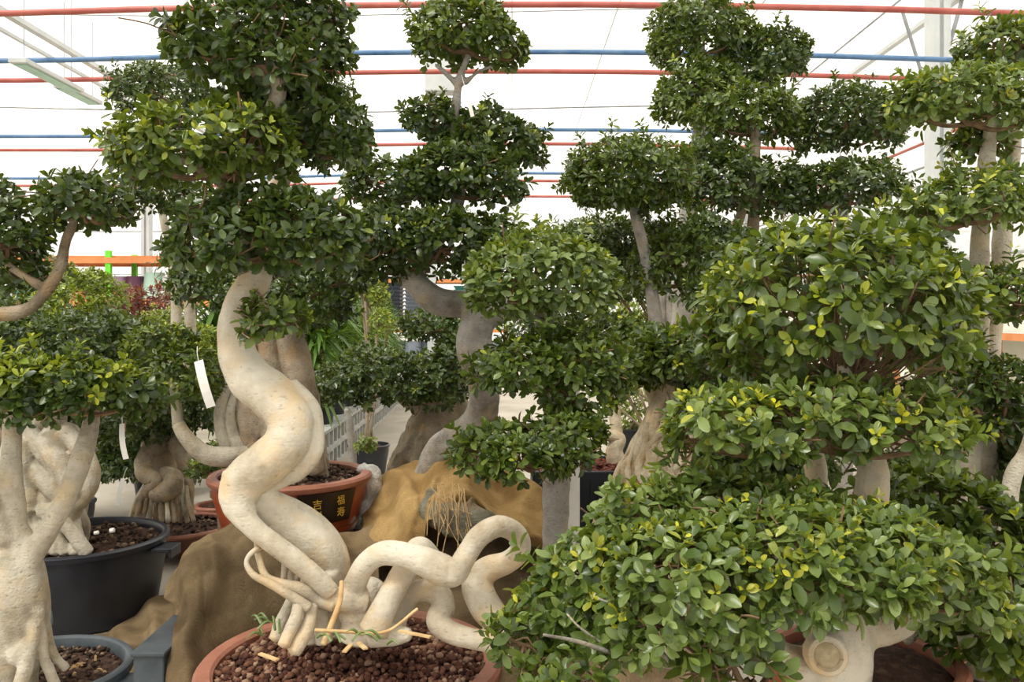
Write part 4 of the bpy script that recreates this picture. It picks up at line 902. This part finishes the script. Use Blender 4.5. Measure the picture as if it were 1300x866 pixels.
# ================================================================ N: the twin-stemmed fig beside the wall
N_ = tree('twin-stemmed pale fig with clipped pads stepping up both stems', (1250, 720, 3.2),
  [[(1225, 860, 3.2, 15), (1230, 620, 3.2, 14), (1234, 520, 3.2, 15), (1240, 430, 3.2, 15), (1243, 360, 3.2, 12), (1244, 300, 3.2, 11), (1250, 230, 3.2, 10), (1256, 180, 3.2, 9), (1262, 140, 3.2, 6)], [(1256, 860, 3.28, 12), (1256, 620, 3.28, 11), (1254, 520, 3.28, 10), (1262, 430, 3.28, 9), (1270, 360, 3.28, 10), (1272, 300, 3.28, 12), (1282, 230, 3.28, 10), (1288, 150, 3.28, 8), (1285, 90, 3.28, 6)]], BK_C,
  [(LEAF_B, [(1215, 128, 68, 38, 3.1), (1265, 130, 48, 42, 3.1), (1290, 150, 36, 30, 3.1), (1165, 140, 30, 26, 3.15)]), (LEAF, [(1270, 68, 50, 36, 3.3), (1295, 50, 36, 28, 3.3), (1240, 185, 36, 24, 3.3)]), (LEAF_B, [(1225, 262, 68, 38, 3.05), (1280, 250, 46, 42, 3.05), (1180, 275, 30, 28, 3.1)]),
   (LEAF, [(1255, 375, 52, 30, 3.0), (1292, 385, 34, 30, 3.0), (1220, 385, 30, 22, 3.05)]), (LEAF_D, [(1230, 495, 46, 34, 3.0), (1280, 490, 44, 32, 3.0), (1270, 535, 44, 34, 3.1), (1290, 570, 30, 40, 3.3)])],
  pot=(.24, .4, 0, BLACKP, None), young=.2, twigs=26, leaf=.045, loose=.06)
tree('pale curved stem at the frame edge rooted among leaves', (1290, 720, 2.78), [[(1285, 840, 2.78, 12), (1283, 690, 2.78, 11), (1281, 640, 2.78, 11), (1288, 600, 2.78, 10), (1305, 570, 2.78, 10), (1320, 520, 2.78, 9)], [(1281, 640, 2.78, 6), (1292, 655, 2.86, 4), (1300, 665, 2.84, 4)]], BK_C, [(LEAF_D, [(1320, 620, 40, 60, 3.1), (1275, 620, 30, 50, 3.4)])], pot=(.14, .3, 0, BLACKP, None), young=.02)
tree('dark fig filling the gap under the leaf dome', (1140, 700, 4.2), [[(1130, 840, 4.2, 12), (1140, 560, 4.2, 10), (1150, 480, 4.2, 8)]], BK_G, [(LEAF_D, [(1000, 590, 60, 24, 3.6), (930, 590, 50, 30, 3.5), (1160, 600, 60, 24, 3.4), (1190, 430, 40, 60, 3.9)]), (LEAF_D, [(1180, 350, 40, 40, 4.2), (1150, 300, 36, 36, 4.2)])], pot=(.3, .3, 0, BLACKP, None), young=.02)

# ================================================================ Q: old swollen trunk with the wide low pad
Q_ = tree('old fig with a broad fluted grey trunk and one wide low pad over the aisle', (530, 600, 5.4),
  [[(566, 505, 5.4, 30), (556, 540, 5.4, 34), (540, 575, 5.4, 38), (530, 620, 5.4, 46), (525, 720, 5.4, 52)], [(566, 505, 5.4, 14), (535, 518, 5.35, 9), (512, 508, 5.3, 7), (500, 498, 5.3, 5)], [(560, 540, 5.35, 14), (530, 565, 5.25, 12), (505, 590, 5.2, 9), (490, 620, 5.2, 8)], [(590, 440, 5.4, 12), (575, 480, 5.4, 18), (570, 520, 5.4, 26)], [(545, 560, 5.2, 14), (530, 600, 5.15, 12), (520, 660, 5.1, 12)], [(570, 550, 5.2, 16), (575, 600, 5.15, 14), (580, 700, 5.1, 12)]], BK_G,
  [(LEAF_D, [(430, 495, 48, 30, 5.1), (490, 485, 52, 36, 5.1), (550, 488, 50, 42, 5.1), (585, 460, 30, 40, 5.2), (470, 460, 40, 18, 5.3)]), (LEAF_D, [(548, 415, 38, 22, 5.4), (585, 425, 30, 34, 5.4)])], vox=.016, amp=.09, young=.03, twigs=18, dens=.85, leaf=.05, loose=.04)
tree('slim young fig standing at the aisle edge', (448, 590, 5.8), [[(450, 640, 5.8, 5), (448, 580, 5.8, 5), (444, 540, 5.8, 5), (440, 520, 5.8, 3)]], BK_J, [(LEAF_Y, [(466, 566, 14, 9, 5.6)])], twigs=4, pot=(.16, .2, .0, BLACKP, None))

# ================================================================ P: mulch-topped black planter
pc = P(755, 588, 4.85); PZ = pc[2]; pc[2] = 0
Pn = thing('square_planter', 'square black planter topped with red bark mulch and a stubby pale trunk', 'planter', pc)
m = MB(); w = .34
wy = .25
m.box((pc[0] - w, pc[1], PZ / 2), (.03, 2 * wy, PZ)); m.box((pc[0] + w, pc[1], PZ / 2), (.03, 2 * wy, PZ)); m.box((pc[0], pc[1] - wy, PZ / 2), (2 * w, .03, PZ)); m.box((pc[0], pc[1] + wy, PZ / 2), (2 * w, .03, PZ)); m.box((pc[0], pc[1], .02), (2 * w, 2 * wy, .04))
m.build('planter_box', BLACKP, Pn, smooth=False, bevel=.006)
for k in range(8):
    m = MB(); m.box((pc[0] - w + .06 + k * .08, pc[1] - wy - .018, PZ * .48), (.012, .008, PZ * .9)); m.build('rib', BLACKP, Pn, smooth=False)
m = MB(); m.box((pc[0], pc[1], PZ - .06), (2 * w - .03, 2 * wy - .03, .04)); m.build('soil', MULCH, Pn, smooth=False)
stones(Pn, pc, .24, PZ - .045, MULCH, 900, .01, .022, .03, name='bark_mulch', flat=.4)
trunk(Pn, [[(784, 596, 4.85, 13), (780, 572, 4.85, 12), (786, 556, 4.85, 9), (770, 552, 4.83, 7)], [(785, 560, 4.85, 8), (780, 520, 4.9, 8), (778, 480, 4.95, 7), (776, 430, 5, 5)]], BK_O, n=12, amp=.1)
pad(Pn, [(780, 430, 38, 30, 4.9), (750, 455, 30, 28, 4.9)], mat=LEAF_D, young=.03, twmat=TWIG, twigs=6, dens=.7, leaf=.05)

# ================================================================ bushes and coloured plants behind
def bush(label, base, lobes, mat, leaf=.05, young=.1, name='shrub', cat='shrub', asp=.5, dens=.8, stems=5, at=None, **kw):
    if at is not None:
        dl = at[1] - base[2]; lobes = [(*l[:4], l[4] + dl) for l in lobes]; base = (at[0], base[1], at[1])
    c = P(*base); c[2] = 0; t = thing(name, label, cat, c)
    round_pot(t, c, .2, .28, BLACKP, rim=.025, taper=.78, th=.015, lip=.008); soil(t, c, .17, .245, SOIL, .02)
    rng = np.random.default_rng(int(base[0])); m = MB()
    for k in range(stems):
        l = lobes[k % len(lobes)]; e = P(l[0] + rng.normal(0, 8), l[1], l[4]); s = c + np.array([rng.normal(0, .05), rng.normal(0, .05), .26])
        m.tube(catmull([s, (s + e) / 2 + rng.normal(0, .05, 3), e], 5), .012, 6, False)
    m.build('stem', BK_G, t)
    pad(t, lobes, mat=mat, leaf=leaf, young=young, twmat=TWIG, twigs=8, dens=dens, asp=asp, name='foliage', flat=.95, up=.7, loose=.15, **kw)
    return t
bush('tall yellow-green shrub behind the gnarled limb', (110, 420, 5.6), [(115, 385, 40, 40, 5.6), (85, 400, 40, 50, 5.7), (130, 430, 34, 40, 5.6), (100, 450, 46, 50, 5.8)], LEAF_Y, .045, .25, at=(80, 5.7))
bush('dark shrub below the gnarled limb', (20, 440, 6.0), [(20, 380, 50, 40, 6.2), (10, 430, 60, 60, 6.0), (60, 350, 30, 24, 6.4)], LEAF, .06, .15)
bush('croton with dark red and purple leaves near the pot shelves', (175, 420, 6.6), [(172, 398, 34, 26, 6.6), (190, 386, 26, 18, 6.6), (165, 428, 30, 30, 6.6), (156, 380, 20, 14, 6.7), (202, 402, 20, 20, 6.5)], CROT, .085, .3, name='croton', cat='plant', asp=.36, dens=.9, at=(190, 7.8))
bush('bright lime shrub under the pot shelves', (213, 440, 5.4), [(214, 418, 30, 24, 5.4), (205, 450, 34, 34, 5.5), (236, 440, 24, 30, 5.5)], LEAF_Y, .045, .35, at=(215, 7.2))
bush('broad dark-leaved plant under the orange shelf', (212, 350, 6.6), [(236, 372, 26, 20, 6.6), (215, 334, 18, 10, 6.6)], LEAF_D, .13, .0, asp=.36, dens=.5, at=(185, 8.5))
bush('yellow-green broadleaf plant behind the straight grey trunk', (800, 430, 7.0), [(812, 395, 24, 24, 7.0), (790, 405, 24, 28, 7.2), (830, 410, 18, 24, 7.0), (650, 395, 24, 30, 7.2), (740, 400, 30, 30, 7.2)], LEAF_Y, .12, .4, asp=.3, at=(830, 8.4))
bush('light green leafy plant behind the square planter', (806, 540, 7.5), [(806, 510, 20, 18, 7.5), (800, 530, 16, 14, 7.5)], LEAF_Y, .1, .2, asp=.3, at=(806, 9.4))
bush('low shrub at the foot of the big black tub', (150, 600, 6.8), [(130, 585, 34, 24, 6.8), (100, 570, 34, 30, 6.8), (160, 565, 30, 30, 6.6)], LEAF_D, .05, .02, at=(45, 6.4))
bush('golden-green shrub beside the cane plants', (468, 360, 8.2), [(462, 355, 16, 22, 8.2), (480, 375, 14, 18, 8.2), (484, 410, 14, 16, 8.0), (450, 345, 18, 16, 8.6)], LEAF_Y, .055, .5)
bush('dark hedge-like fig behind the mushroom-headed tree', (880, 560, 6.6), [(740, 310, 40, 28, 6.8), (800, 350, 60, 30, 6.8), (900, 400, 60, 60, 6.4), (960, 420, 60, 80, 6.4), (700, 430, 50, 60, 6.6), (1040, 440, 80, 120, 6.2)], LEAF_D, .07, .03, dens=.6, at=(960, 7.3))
bush('dense green shrub by the wall between dome and twin stems', (1180, 600, 6.0), [(1190, 420, 40, 60, 6.0), (1190, 520, 60, 60, 5.6), (1290, 540, 50, 50, 5.4), (1270, 600, 60, 40, 5.2)], LEAF_D, .06, .04, dens=.6)
bush('small-leaved shrub in the gap behind the thick ribbed trunk', (275, 470, 6.0), [(272, 470, 22, 40, 6.0), (262, 440, 24, 24, 6.0), (285, 510, 18, 26, 6.0)], LEAF_Y, .06, .1, dens=.7, at=(290, 7.6))

# ---------------------------------------------------------------- cane plants standing in a row on concrete blocks
def cane_plant(x, y, z0, h, label, group, seed=0, pm=BLACKP, heads=2):
    rng = np.random.default_rng(seed); t = thing('cane_plant', label, 'plant', (x, y, z0), group)
    round_pot(t, (x, y, z0), .16, .30, pm, rim=.02, taper=.8, th=.012, lip=.006); soil(t, (x, y, z0), .14, z0 + .265, SOIL, .01)
    for k in range(heads):
        dx, dy = rng.normal(0, .05, 2); hh = h * (1 - .28 * k); top = np.array([x + dx * 2, y + dy, z0 + hh])
        m = MB(); m.tube(catmull([(x + dx * .5, y + dy * .5, z0 + .25), (x + dx, y + dy, z0 + hh * .6), top], 5), .028, 8); m.build('cane', BK_O, t)
        n = 120; q = []; V = []; AT = []
        for i in range(n):
            a = rng.uniform(0, 6.28); el = rng.uniform(-.5, 1.35); l = rng.uniform(.35, .62); d = np.array([math.cos(a) * math.cos(el), math.sin(a) * math.cos(el), math.sin(el)])
            s = np.array([-math.sin(a), math.cos(a), 0]); b0 = len(V); p0 = top + (0, 0, rng.uniform(-.55, .05)); v = rng.random()
            for j, u in enumerate((0, .3, .65, 1)):
                c = p0 + d * l * u - np.array([0, 0, .28 * l * u * u * (1.3 - math.sin(el))]); w = (.014, .026, .02, .001)[j]; V += [c - s * w, c + (0, 0, -.006), c + s * w]; AT += [(0, v, 0, 1)] * 3
            for j in range(3):
                for e in range(2): f = b0 + j * 3 + e; q.append((f, f + 1, f + 4, f + 3))
        link('leaf_crown', quads(V, q, True, 'leaf_crown', AT), PALML, t)
    return t
cs = [(-1.95 - .05 * k, 8.8 + k * .85) for k in range(9)]
lbl = 'green strap-leaved cane plant in a black pot on the block row'
for k, (x, y) in enumerate(cs):
    extra = ['nearest the thick ribbed trunk', 'next after the one nearest the trunk'][k] if k < 2 else None
    cane_plant(x, y, .4, 1.25 + .25 * math.sin(k * 1.7), 'tall strap-leaved cane plant, ' + ['first in the row on the blocks', 'second along the row on the blocks', 'third along the row on the blocks', 'fourth along the row', 'fifth along the row', 'sixth along the row', 'seventh along the row', 'eighth along the row', 'last and smallest at the far end of the row'][k], 'cane plants along the block row', k)
for k, (x, y) in enumerate([(-2.65 - .08 * j, 8.2 + j * .95) for j in range(6)]):
    cane_plant(x, y, .0, 1.55 + .2 * math.cos(k * 2.1), 'strap-leaved cane plant standing behind the front row, ' + ['just right of the ribbed trunk', 'beside its bare cane neighbour', 'midway along', 'past midway', 'near the far end', 'at the far end'][k], 'cane plants of the second row', 40 + k)
# hollow concrete blocks, each with two cores facing the aisle
def block(x, y, z, label):
    t = MB(); w, h, l = .2, .2, .4
    t.box((x, y, z + .015), (w, l, .03)); t.box((x, y, z + h - .015), (w, l, .03))
    for s in (-.185, 0, .185): t.box((x, y + s, z + h / 2), (w, .03, h - .06))
    return t
b0 = None
k = 0
for row in range(2):
    for j in range(24):
        y = 8.35 + j * .42; x = -1.86 - .02 * j * .42
        o = tag(block(0, 0, 0, '').build('concrete_block', BLOCK, smooth=False, base=(0, 0, 0)), 'hollow grey concrete block carrying the black nursery pots', 'block', 'hollow blocks under the cane plants') if b0 is None else b0.copy()
        if b0 is None: b0 = o
        else: COL.objects.link(o)
        o.location = (x, y, row * .2)
# ---------------------------------------------------------------- shelving with nursery pots
def pot_proto(name, R, H, mat, label):
    c = (0, 0, 0); m = MB(); m.lathe(c, [(.02, 0), (R * .72, 0), (R * .94, H * .86), (R, H * .87), (R, H), (R * .95, H), (R * .9, H * .9), (R * .68, .02), (.02, .02)], 24)
    return m.build(name, mat, None, auto=40, base=(0, 0, 0))
POTC = {'lilac': lin(190, 160, 190), 'plum': lin(96, 50, 78), 'mint': lin(190, 226, 210), 'teal': lin(60, 122, 116), 'grey': lin(112, 120, 132), 'sage': lin(96, 168, 140), 'white': lin(222, 226, 224), 'green': lin(60, 140, 90), 'clay': lin(200, 116, 80), 'charcoal': lin(60, 66, 76)}
POTM = {k: surf('pot_' + k, [(.3, tuple(.85 * c for c in v)), (.7, v)], 6, .4, 0) for k, v in POTC.items()}
def rack(label, x0, x1, y, levels, mats, depth=.8, upr=None, rows=2):
    t = thing('shelf_rack', label, 'shelving', ((x0 + x1) / 2, y, 0))
    top = levels[-1]
    n = max(1, round((x1 - x0) / 1.9))
    for i in range(n + 1):
        for dy in (-depth / 2, depth / 2):
            m = MB(); m.box((x0 + (x1 - x0) * i / n, y + dy, (top + .1) / 2), (.07, .06, top + .1)); m.build('upright', upr or GREENM, t, smooth=False)
    for z in levels:
        m = MB(); m.box(((x0 + x1) / 2, y, z + .02), (x1 - x0, depth - .06, .03)); m.build('shelf_board', mats[1], t, smooth=False)
        for dy in (-depth / 2 - .02, depth / 2 + .02):
            m = MB(); m.box(((x0 + x1) / 2, y + dy, z - .03), (x1 - x0, .04, .075)); m.build('beam', mats[0], t, smooth=False)
    return t
rack('orange-beamed shelf rack with lime uprights holding plastic pots behind the croton', -6.9, -3.9, 12.0, (.35, 1.02, 1.68, 2.26), (ORANGE, ORANGE))
rack('distant orange-beamed rack stacked with trays at the end of the aisle', -3.6, -.1, 20, (.3, 1.17, 2.3), (ORANGE, WHITEM), upr=WHITEM)
PT = {}
def put_pot(col, x, y, z, s, label, group, inv=True):
    key = col
    if key not in PT: PT[key] = pot_proto('plastic_pot', .17, .34, POTM[col], ''); o = PT[key]
    else: o = PT[key].copy(); COL.objects.link(o)
    o.location = (x, y, z + (.34 * s if inv else 0)); o.scale = (s, s, s); o.rotation_euler = (math.pi if inv else 0, 0, 0)
    tag(o, label, 'pot', group)
sh = 'plastic pots on the orange-beamed rack'
row1 = ['teal', 'grey', 'mint', 'clay', 'charcoal', 'lilac', 'plum', 'mint', 'white', 'teal', 'teal']
where = {0: 'middle shelf of the rack behind the croton', 1: 'upper shelf of the rack behind the croton', 2: 'lower shelf of the rack behind the croton'}
for i, c_ in enumerate(row1): put_pot(c_, -6.6 + i * .245 * 1.0, 11.8 + .05 * (i % 2), 1.72, .9 + .15 * (i % 3 == 1), f'{c_} plastic pot upside down on the {where[1]}', sh)
row2 = ['charcoal', 'grey', 'plum', 'teal', 'sage', 'charcoal', 'sage', 'grey', 'grey', 'sage', 'charcoal']
for i, c_ in enumerate(row2): put_pot(c_, -6.55 + i * .25, 11.8, 1.06, 1.05, f'{c_} plastic pot upside down on the {where[0]}', sh)
for i, c_ in enumerate(['grey', 'charcoal', 'green', 'teal', 'charcoal', 'grey', 'clay', 'grey', 'green']): put_pot(c_, -6.5 + i * .3, 11.8, .39, 1.05, f'{c_} plastic pot upside down on the {where[2]}', sh)
# stacked trays and pots on the distant rack
tr0 = {}
def tray(col, x, y, z, w=.5, h=.09):
    if col not in tr0:
        m = MB(); m.lathe((0, 0, 0), [(.02, 0), (.30, 0), (.36, .075), (.37, .08), (.37, .09), (.34, .085), (.28, .012), (.02, .012)], 4, 1, .8, math.pi / 4); o = m.build('plant_tray', POTM[col], None, smooth=False, base=(0, 0, 0)); tr0[col] = o
    else: o = tr0[col].copy(); COL.objects.link(o)
    o.location = (x, y, z); tag(o, f'{col} plant tray stacked on the upper deck of the distant rack', 'tray', 'plant trays on the distant rack')
for i, (c_, n) in enumerate((('clay', 9), ('charcoal', 12), ('grey', 12), ('green', 10), ('teal', 11), ('charcoal', 9))):
    for j in range(n): tray(c_, -3.3 + i * .56, 19.8, 1.22 + j * .085)
for i, c_ in enumerate(['teal', 'charcoal', 'charcoal', 'grey', 'charcoal', 'clay', 'teal', 'green', 'grey']): put_pot(c_, -3.35 + i * .37, 19.75, .36, 1.6, f'{c_} plastic pot upside down on the bottom deck of the distant rack', 'pots on the distant rack')
# shelf bench by the cladded wall
t = thing('display_bench', 'orange-edged bench against the cream wall beyond the twin-stemmed fig', 'bench', (5.8, 10.2, 0))
m = MB(); m.box((5.82, 10.2, 1.27), (.7, 5, .04)); m.build('top', WHITEM, t, smooth=False)
m = MB(); m.box((5.46, 10.2, 1.26), (.03, 5, .08)); m.build('edge_beam', ORANGE, t, smooth=False)
for y in (7.9, 9.8, 12.4): m = MB(); m.box((5.5, y, .62), (.06, .06, 1.24)); m.build('leg', ORANGE, t, smooth=False)

# ================================================================ burlap, log, block
def cloth(name, rows, mat, label, cat='burlap', amp=.012, per=7, seed=2, th=.006, fr=9, base=None):
    g = np.array([[P(*p) for p in r] for r in rows]); 
    g = np.array([catmull(r, per) for r in g]); g = np.array([catmull(g[:, j], per) for j in range(g.shape[1])]).transpose(1, 0, 2)
    a, b = g.shape[:2]; V = g.reshape(-1, 3).copy()
    u = np.tile(np.linspace(0, 1, b), a); v = np.repeat(np.linspace(0, 1, a), b); r_ = np.random.default_rng(seed); rg = np.zeros(len(V))
    for kf in range(5):
        q = r_.uniform(1.6, 5.5); rg += (1 - np.abs(np.sin(math.pi * (q * u + r_.uniform(-1.2, 1.2) * v + r_.random() + .12 * np.sin(6 * v + kf)))) ** .7 - .35) * np.clip(np.sin(math.pi * (v * r_.uniform(.6, 1.3) + r_.uniform(0, .4))), 0, 1)
    rg *= 1.3
    dn = amp * sn(V * (1, 1, .5), fr, seed) + amp * .5 * sn(V, fr * 3, seed + 1) + amp * 1.25 * rg
    V[:, 1] -= dn * .8; V[:, 2] += dn * .8; V[:, 2] = np.maximum(V[:, 2], .008)
    Q = [(i * b + j, i * b + j + 1, (i + 1) * b + j + 1, (i + 1) * b + j) for i in range(a - 1) for j in range(b - 1)]
    o = link(name, quads(V, Q, True, name), mat, None, base=tuple(V.mean(0) * (1, 1, 0)))
    md = o.modifiers.new('s', 'SOLIDIFY'); md.thickness = th; md.offset = -1
    md = o.modifiers.new('u', 'SUBSURF'); md.levels = md.render_levels = 1
    return tag(o, label, cat)
cloth('burlap_sheet', [
 [(228, 712, 3.62), (248, 690, 3.6), (270, 674, 3.62), (300, 664, 3.66), (345, 668, 3.70), (400, 680, 3.72), (440, 676, 3.74), (480, 664, 3.8)],
 [(214, 728, 3.42), (240, 702, 3.38), (272, 690, 3.38), (300, 690, 3.40), (345, 694, 3.44), (400, 704, 3.50), (440, 704, 3.50), (480, 700, 3.55)],
 [(204, 752, 3.30), (236, 728, 3.20), (268, 720, 3.22), (300, 722, 3.22), (345, 726, 3.28), (400, 734, 3.34), (440, 738, 3.34), (480, 738, 3.4)],
 [(226, 776, 3.12), (244, 764, 3.04), (264, 764, 3.12), (296, 766, 3.16), (340, 766, 3.24), (400, 770, 3.24), (440, 776, 3.28), (480, 780, 3.3)],
 [(218, 810, 2.92), (236, 806, 2.84), (262, 808, 3.1), (290, 808, 3.14), (340, 808, 3.2), (400, 815, 3.2), (440, 815, 3.24), (480, 815, 3.26)],
 [(214, 850, 2.84), (240, 850, 2.70), (268, 850, 2.95), (290, 870, 3.1), (340, 870, 3.14), (400, 870, 3.14), (440, 870, 3.2), (480, 870, 3.2)],
 [(212, 905, 2.78), (240, 930, 2.64), (268, 930, 2.85), (290, 910, 3.05), (340, 910, 3.1), (400, 910, 3.1), (440, 910, 3.15), (480, 910, 3.15)]],
 BURL, 'brown burlap draped over the grey block behind the terracotta bowl', seed=3, amp=.02, per=10)
cloth('burlap_sheet', [
 [(455, 628, 4.35), (486, 604, 4.3), (520, 592, 4.25), (550, 582, 4.2), (580, 580, 4.1), (620, 590, 4.0), (660, 604, 3.98), (700, 622, 4.0), (730, 640, 4.05)],
 [(458, 650, 4.1), (490, 620, 4.0), (525, 604, 3.92), (553, 594, 3.88), (584, 596, 3.84), (622, 612, 3.8), (660, 630, 3.78), (700, 648, 3.8), (730, 668, 3.85)],
 [(462, 676, 3.9), (494, 645, 3.78), (528, 630, 3.70), (548, 618, 3.66), (570, 612, 3.66), (612, 632, 3.64), (655, 656, 3.62), (700, 672, 3.65), (730, 690, 3.7)],
 [(450, 700, 3.76), (488, 680, 3.64), (522, 668, 3.56), (540, 650, 3.54), (552, 628, 3.56), (606, 640, 3.58), (655, 674, 3.56), (700, 692, 3.6), (730, 710, 3.6)],
 [(440, 722, 3.70), (480, 716, 3.56), (516, 712, 3.50), (538, 700, 3.48), (546, 660, 3.50), (600, 642, 3.60), (650, 682, 3.60), (700, 704, 3.6), (730, 722, 3.6)]],
 BURL_T, 'golden burlap thrown over the root ball of the leaning fig', seed=8, amp=.028, fr=8, per=10)
cloth('burlap_sheet', [
 [(440, 690, 3.95), (480, 668, 3.95), (540, 664, 3.9), (600, 668, 3.9), (660, 680, 3.9), (730, 700, 3.9)],
 [(440, 720, 3.7), (480, 704, 3.7), (540, 706, 3.65), (600, 712, 3.65), (660, 716, 3.65), (730, 730, 3.65)],
 [(440, 760, 3.5), (480, 750, 3.45), (540, 755, 3.4), (600, 760, 3.4), (660, 765, 3.4), (730, 770, 3.4)],
 [(440, 830, 3.3), (480, 830, 3.2), (540, 830, 3.2), (600, 835, 3.2), (660, 840, 3.2), (730, 840, 3.2)],
 [(440, 905, 3.2), (480, 905, 3.15), (540, 905, 3.1), (600, 905, 3.1), (660, 905, 3.1), (730, 905, 3.1)]],
 BURL, 'dark brown burlap mounded under the fallen log behind the looping roots', seed=12, amp=.03, fr=6)
cloth('burlap_sheet', [
 [(110, 812, 3.9), (150, 792, 4.1), (200, 756, 4.4), (245, 735, 4.6)],
 [(120, 830, 3.75), (160, 812, 3.85), (200, 790, 4.0), (240, 770, 4.15)],
 [(140, 852, 3.55), (170, 845, 3.6), (200, 830, 3.7), (235, 815, 3.8)],
 [(150, 880, 3.4), (180, 878, 3.4), (205, 870, 3.45), (235, 860, 3.5)],
 [(130, 935, 3.05), (170, 935, 3.05), (205, 930, 3.08), (235, 930, 3.08)]], BURL, 'crumpled burlap lying on the floor beside the big black tub', seed=5, amp=.02)
cloth('burlap_sheet', [
 [(610, 838, 2.55), (660, 832, 2.6), (720, 832, 2.6), (800, 830, 2.6), (900, 820, 2.6)],
 [(610, 900, 2.4), (660, 900, 2.4), (720, 900, 2.4), (800, 900, 2.4), (900, 900, 2.4)],
 [(600, 1010, 2.2), (660, 1010, 2.2), (720, 1010, 2.2), (800, 1010, 2.2), (900, 1010, 2.2)]], BURL, 'pale burlap spread low beside the rim of the terracotta bowl', seed=6, amp=.02)
# fallen grey log lying on the mound
t = thing('fallen_log', 'weathered green-grey log lying beneath the golden burlap', 'log', P(590, 690, 3.7))
trunk(t, [[(540, 640, 3.62, 12), (556, 655, 3.56, 17), (585, 658, 3.5, 20), (612, 662, 3.46, 17), (632, 668, 3.46, 10)], [(600, 650, 3.5, 6), (598, 640, 3.48, 5), (600, 632, 3.46, 3)], [(550, 640, 3.6, 9), (548, 622, 3.62, 8)], [(566, 672, 3.5, 9), (600, 682, 3.44, 10), (625, 680, 3.44, 7)]],
  bark('log_bark', lin(140, 136, 116), lin(78, 74, 58), lin(150, 120, 80), 8, .6, .7), name='trunk', vox=.009, amp=.14, smooth=1)
rng = np.random.default_rng(4); m = MB()
for k in range(34):
    x = rng.uniform(548, 590); y0 = rng.uniform(612, 632); y1 = y0 + rng.uniform(20, 75); a = P(x, y0, 3.52); b = P(x + rng.normal(0, 8), y1, 3.38); m.tube(catmull([a, (a + b) / 2 + rng.normal(0, .02, 3), b], 4), .0016, 4, False)
m.build('dry_root_fringe', STRAW, t)
# pale wrapped bundle beside the inscribed pot
t = thing('plastic_wrap', 'crumpled pale plastic wrap stuffed beside the inscribed pot', 'plastic wrap', P(468, 670, 4.15) )
trunk(t, [[(460, 596, 4.15, 9), (470, 606, 4.1, 12), (474, 620, 4.1, 11), (466, 636, 4.1, 10), (462, 655, 4.1, 12)], [(452, 660, 4.1, 12), (460, 665, 4.08, 10)]], surf('pale_wrap', [(.3, lin(170, 165, 155)), (.7, lin(220, 218, 212))], 20, .5, .8), name='wrap', vox=.012, amp=.25, smooth=1)
# grey hollow block
t = thing('grey_crate', 'grey blue rectangular block with burlap hanging over one side', 'crate', P(215, 840, 2.9) * (1, 1, 0))
m = MB(); c = P(214, 812, 2.92); zt = c[2]
m.box((c[0] - .022, 2.98, zt / 2), (.10, .34, zt - .02)); m.build('body', GREYP, t, smooth=False, bevel=.006)
m = MB(); m.box((c[0] - .022, 2.98, zt - .006), (.112, .36, .014)); m.build('top', GREYP, t, smooth=False, bevel=.004)
# supports under the draped burlap
for lab, c, dm in (('timber block under the terracotta bowl', (Ac[0], 2.6, .07), (.62, .5, .14)), ('timber block under the inscribed pot', (Gc[0], 4.05, .25), (.62, .5, .49)), ('timber block under the tiered fig', (Bc[0], 2.15, .15), (.4, .4, .3)), ('timber block under the low dense fig', (B2c[0], 2.45, .11), (.4, .4, .22))):
    m = MB(); m.box(c, dm); tag(m.build('timber_block', BK_G, smooth=False, bevel=.01, base=(c[0], c[1], 0)), lab, 'block')
# white steel column with a hung box far down the aisle
t = thing('heater_unit', 'white box unit on a post seen between the upper pads', 'heater', P(556, 110, 13) * (1, 1, 0))
m = MB(); m.box((P(548, 0, 13)[0], 13, 2.6), (.12, .12, 5.2)); m.build('post', WHITEM, t, smooth=False)
m = MB(); m.box((P(562, 0, 13)[0], 12.9, P(0, 100, 13)[2]), (.5, .3, .5)); m.build('housing', WHITEM, t, smooth=False, bevel=.02)
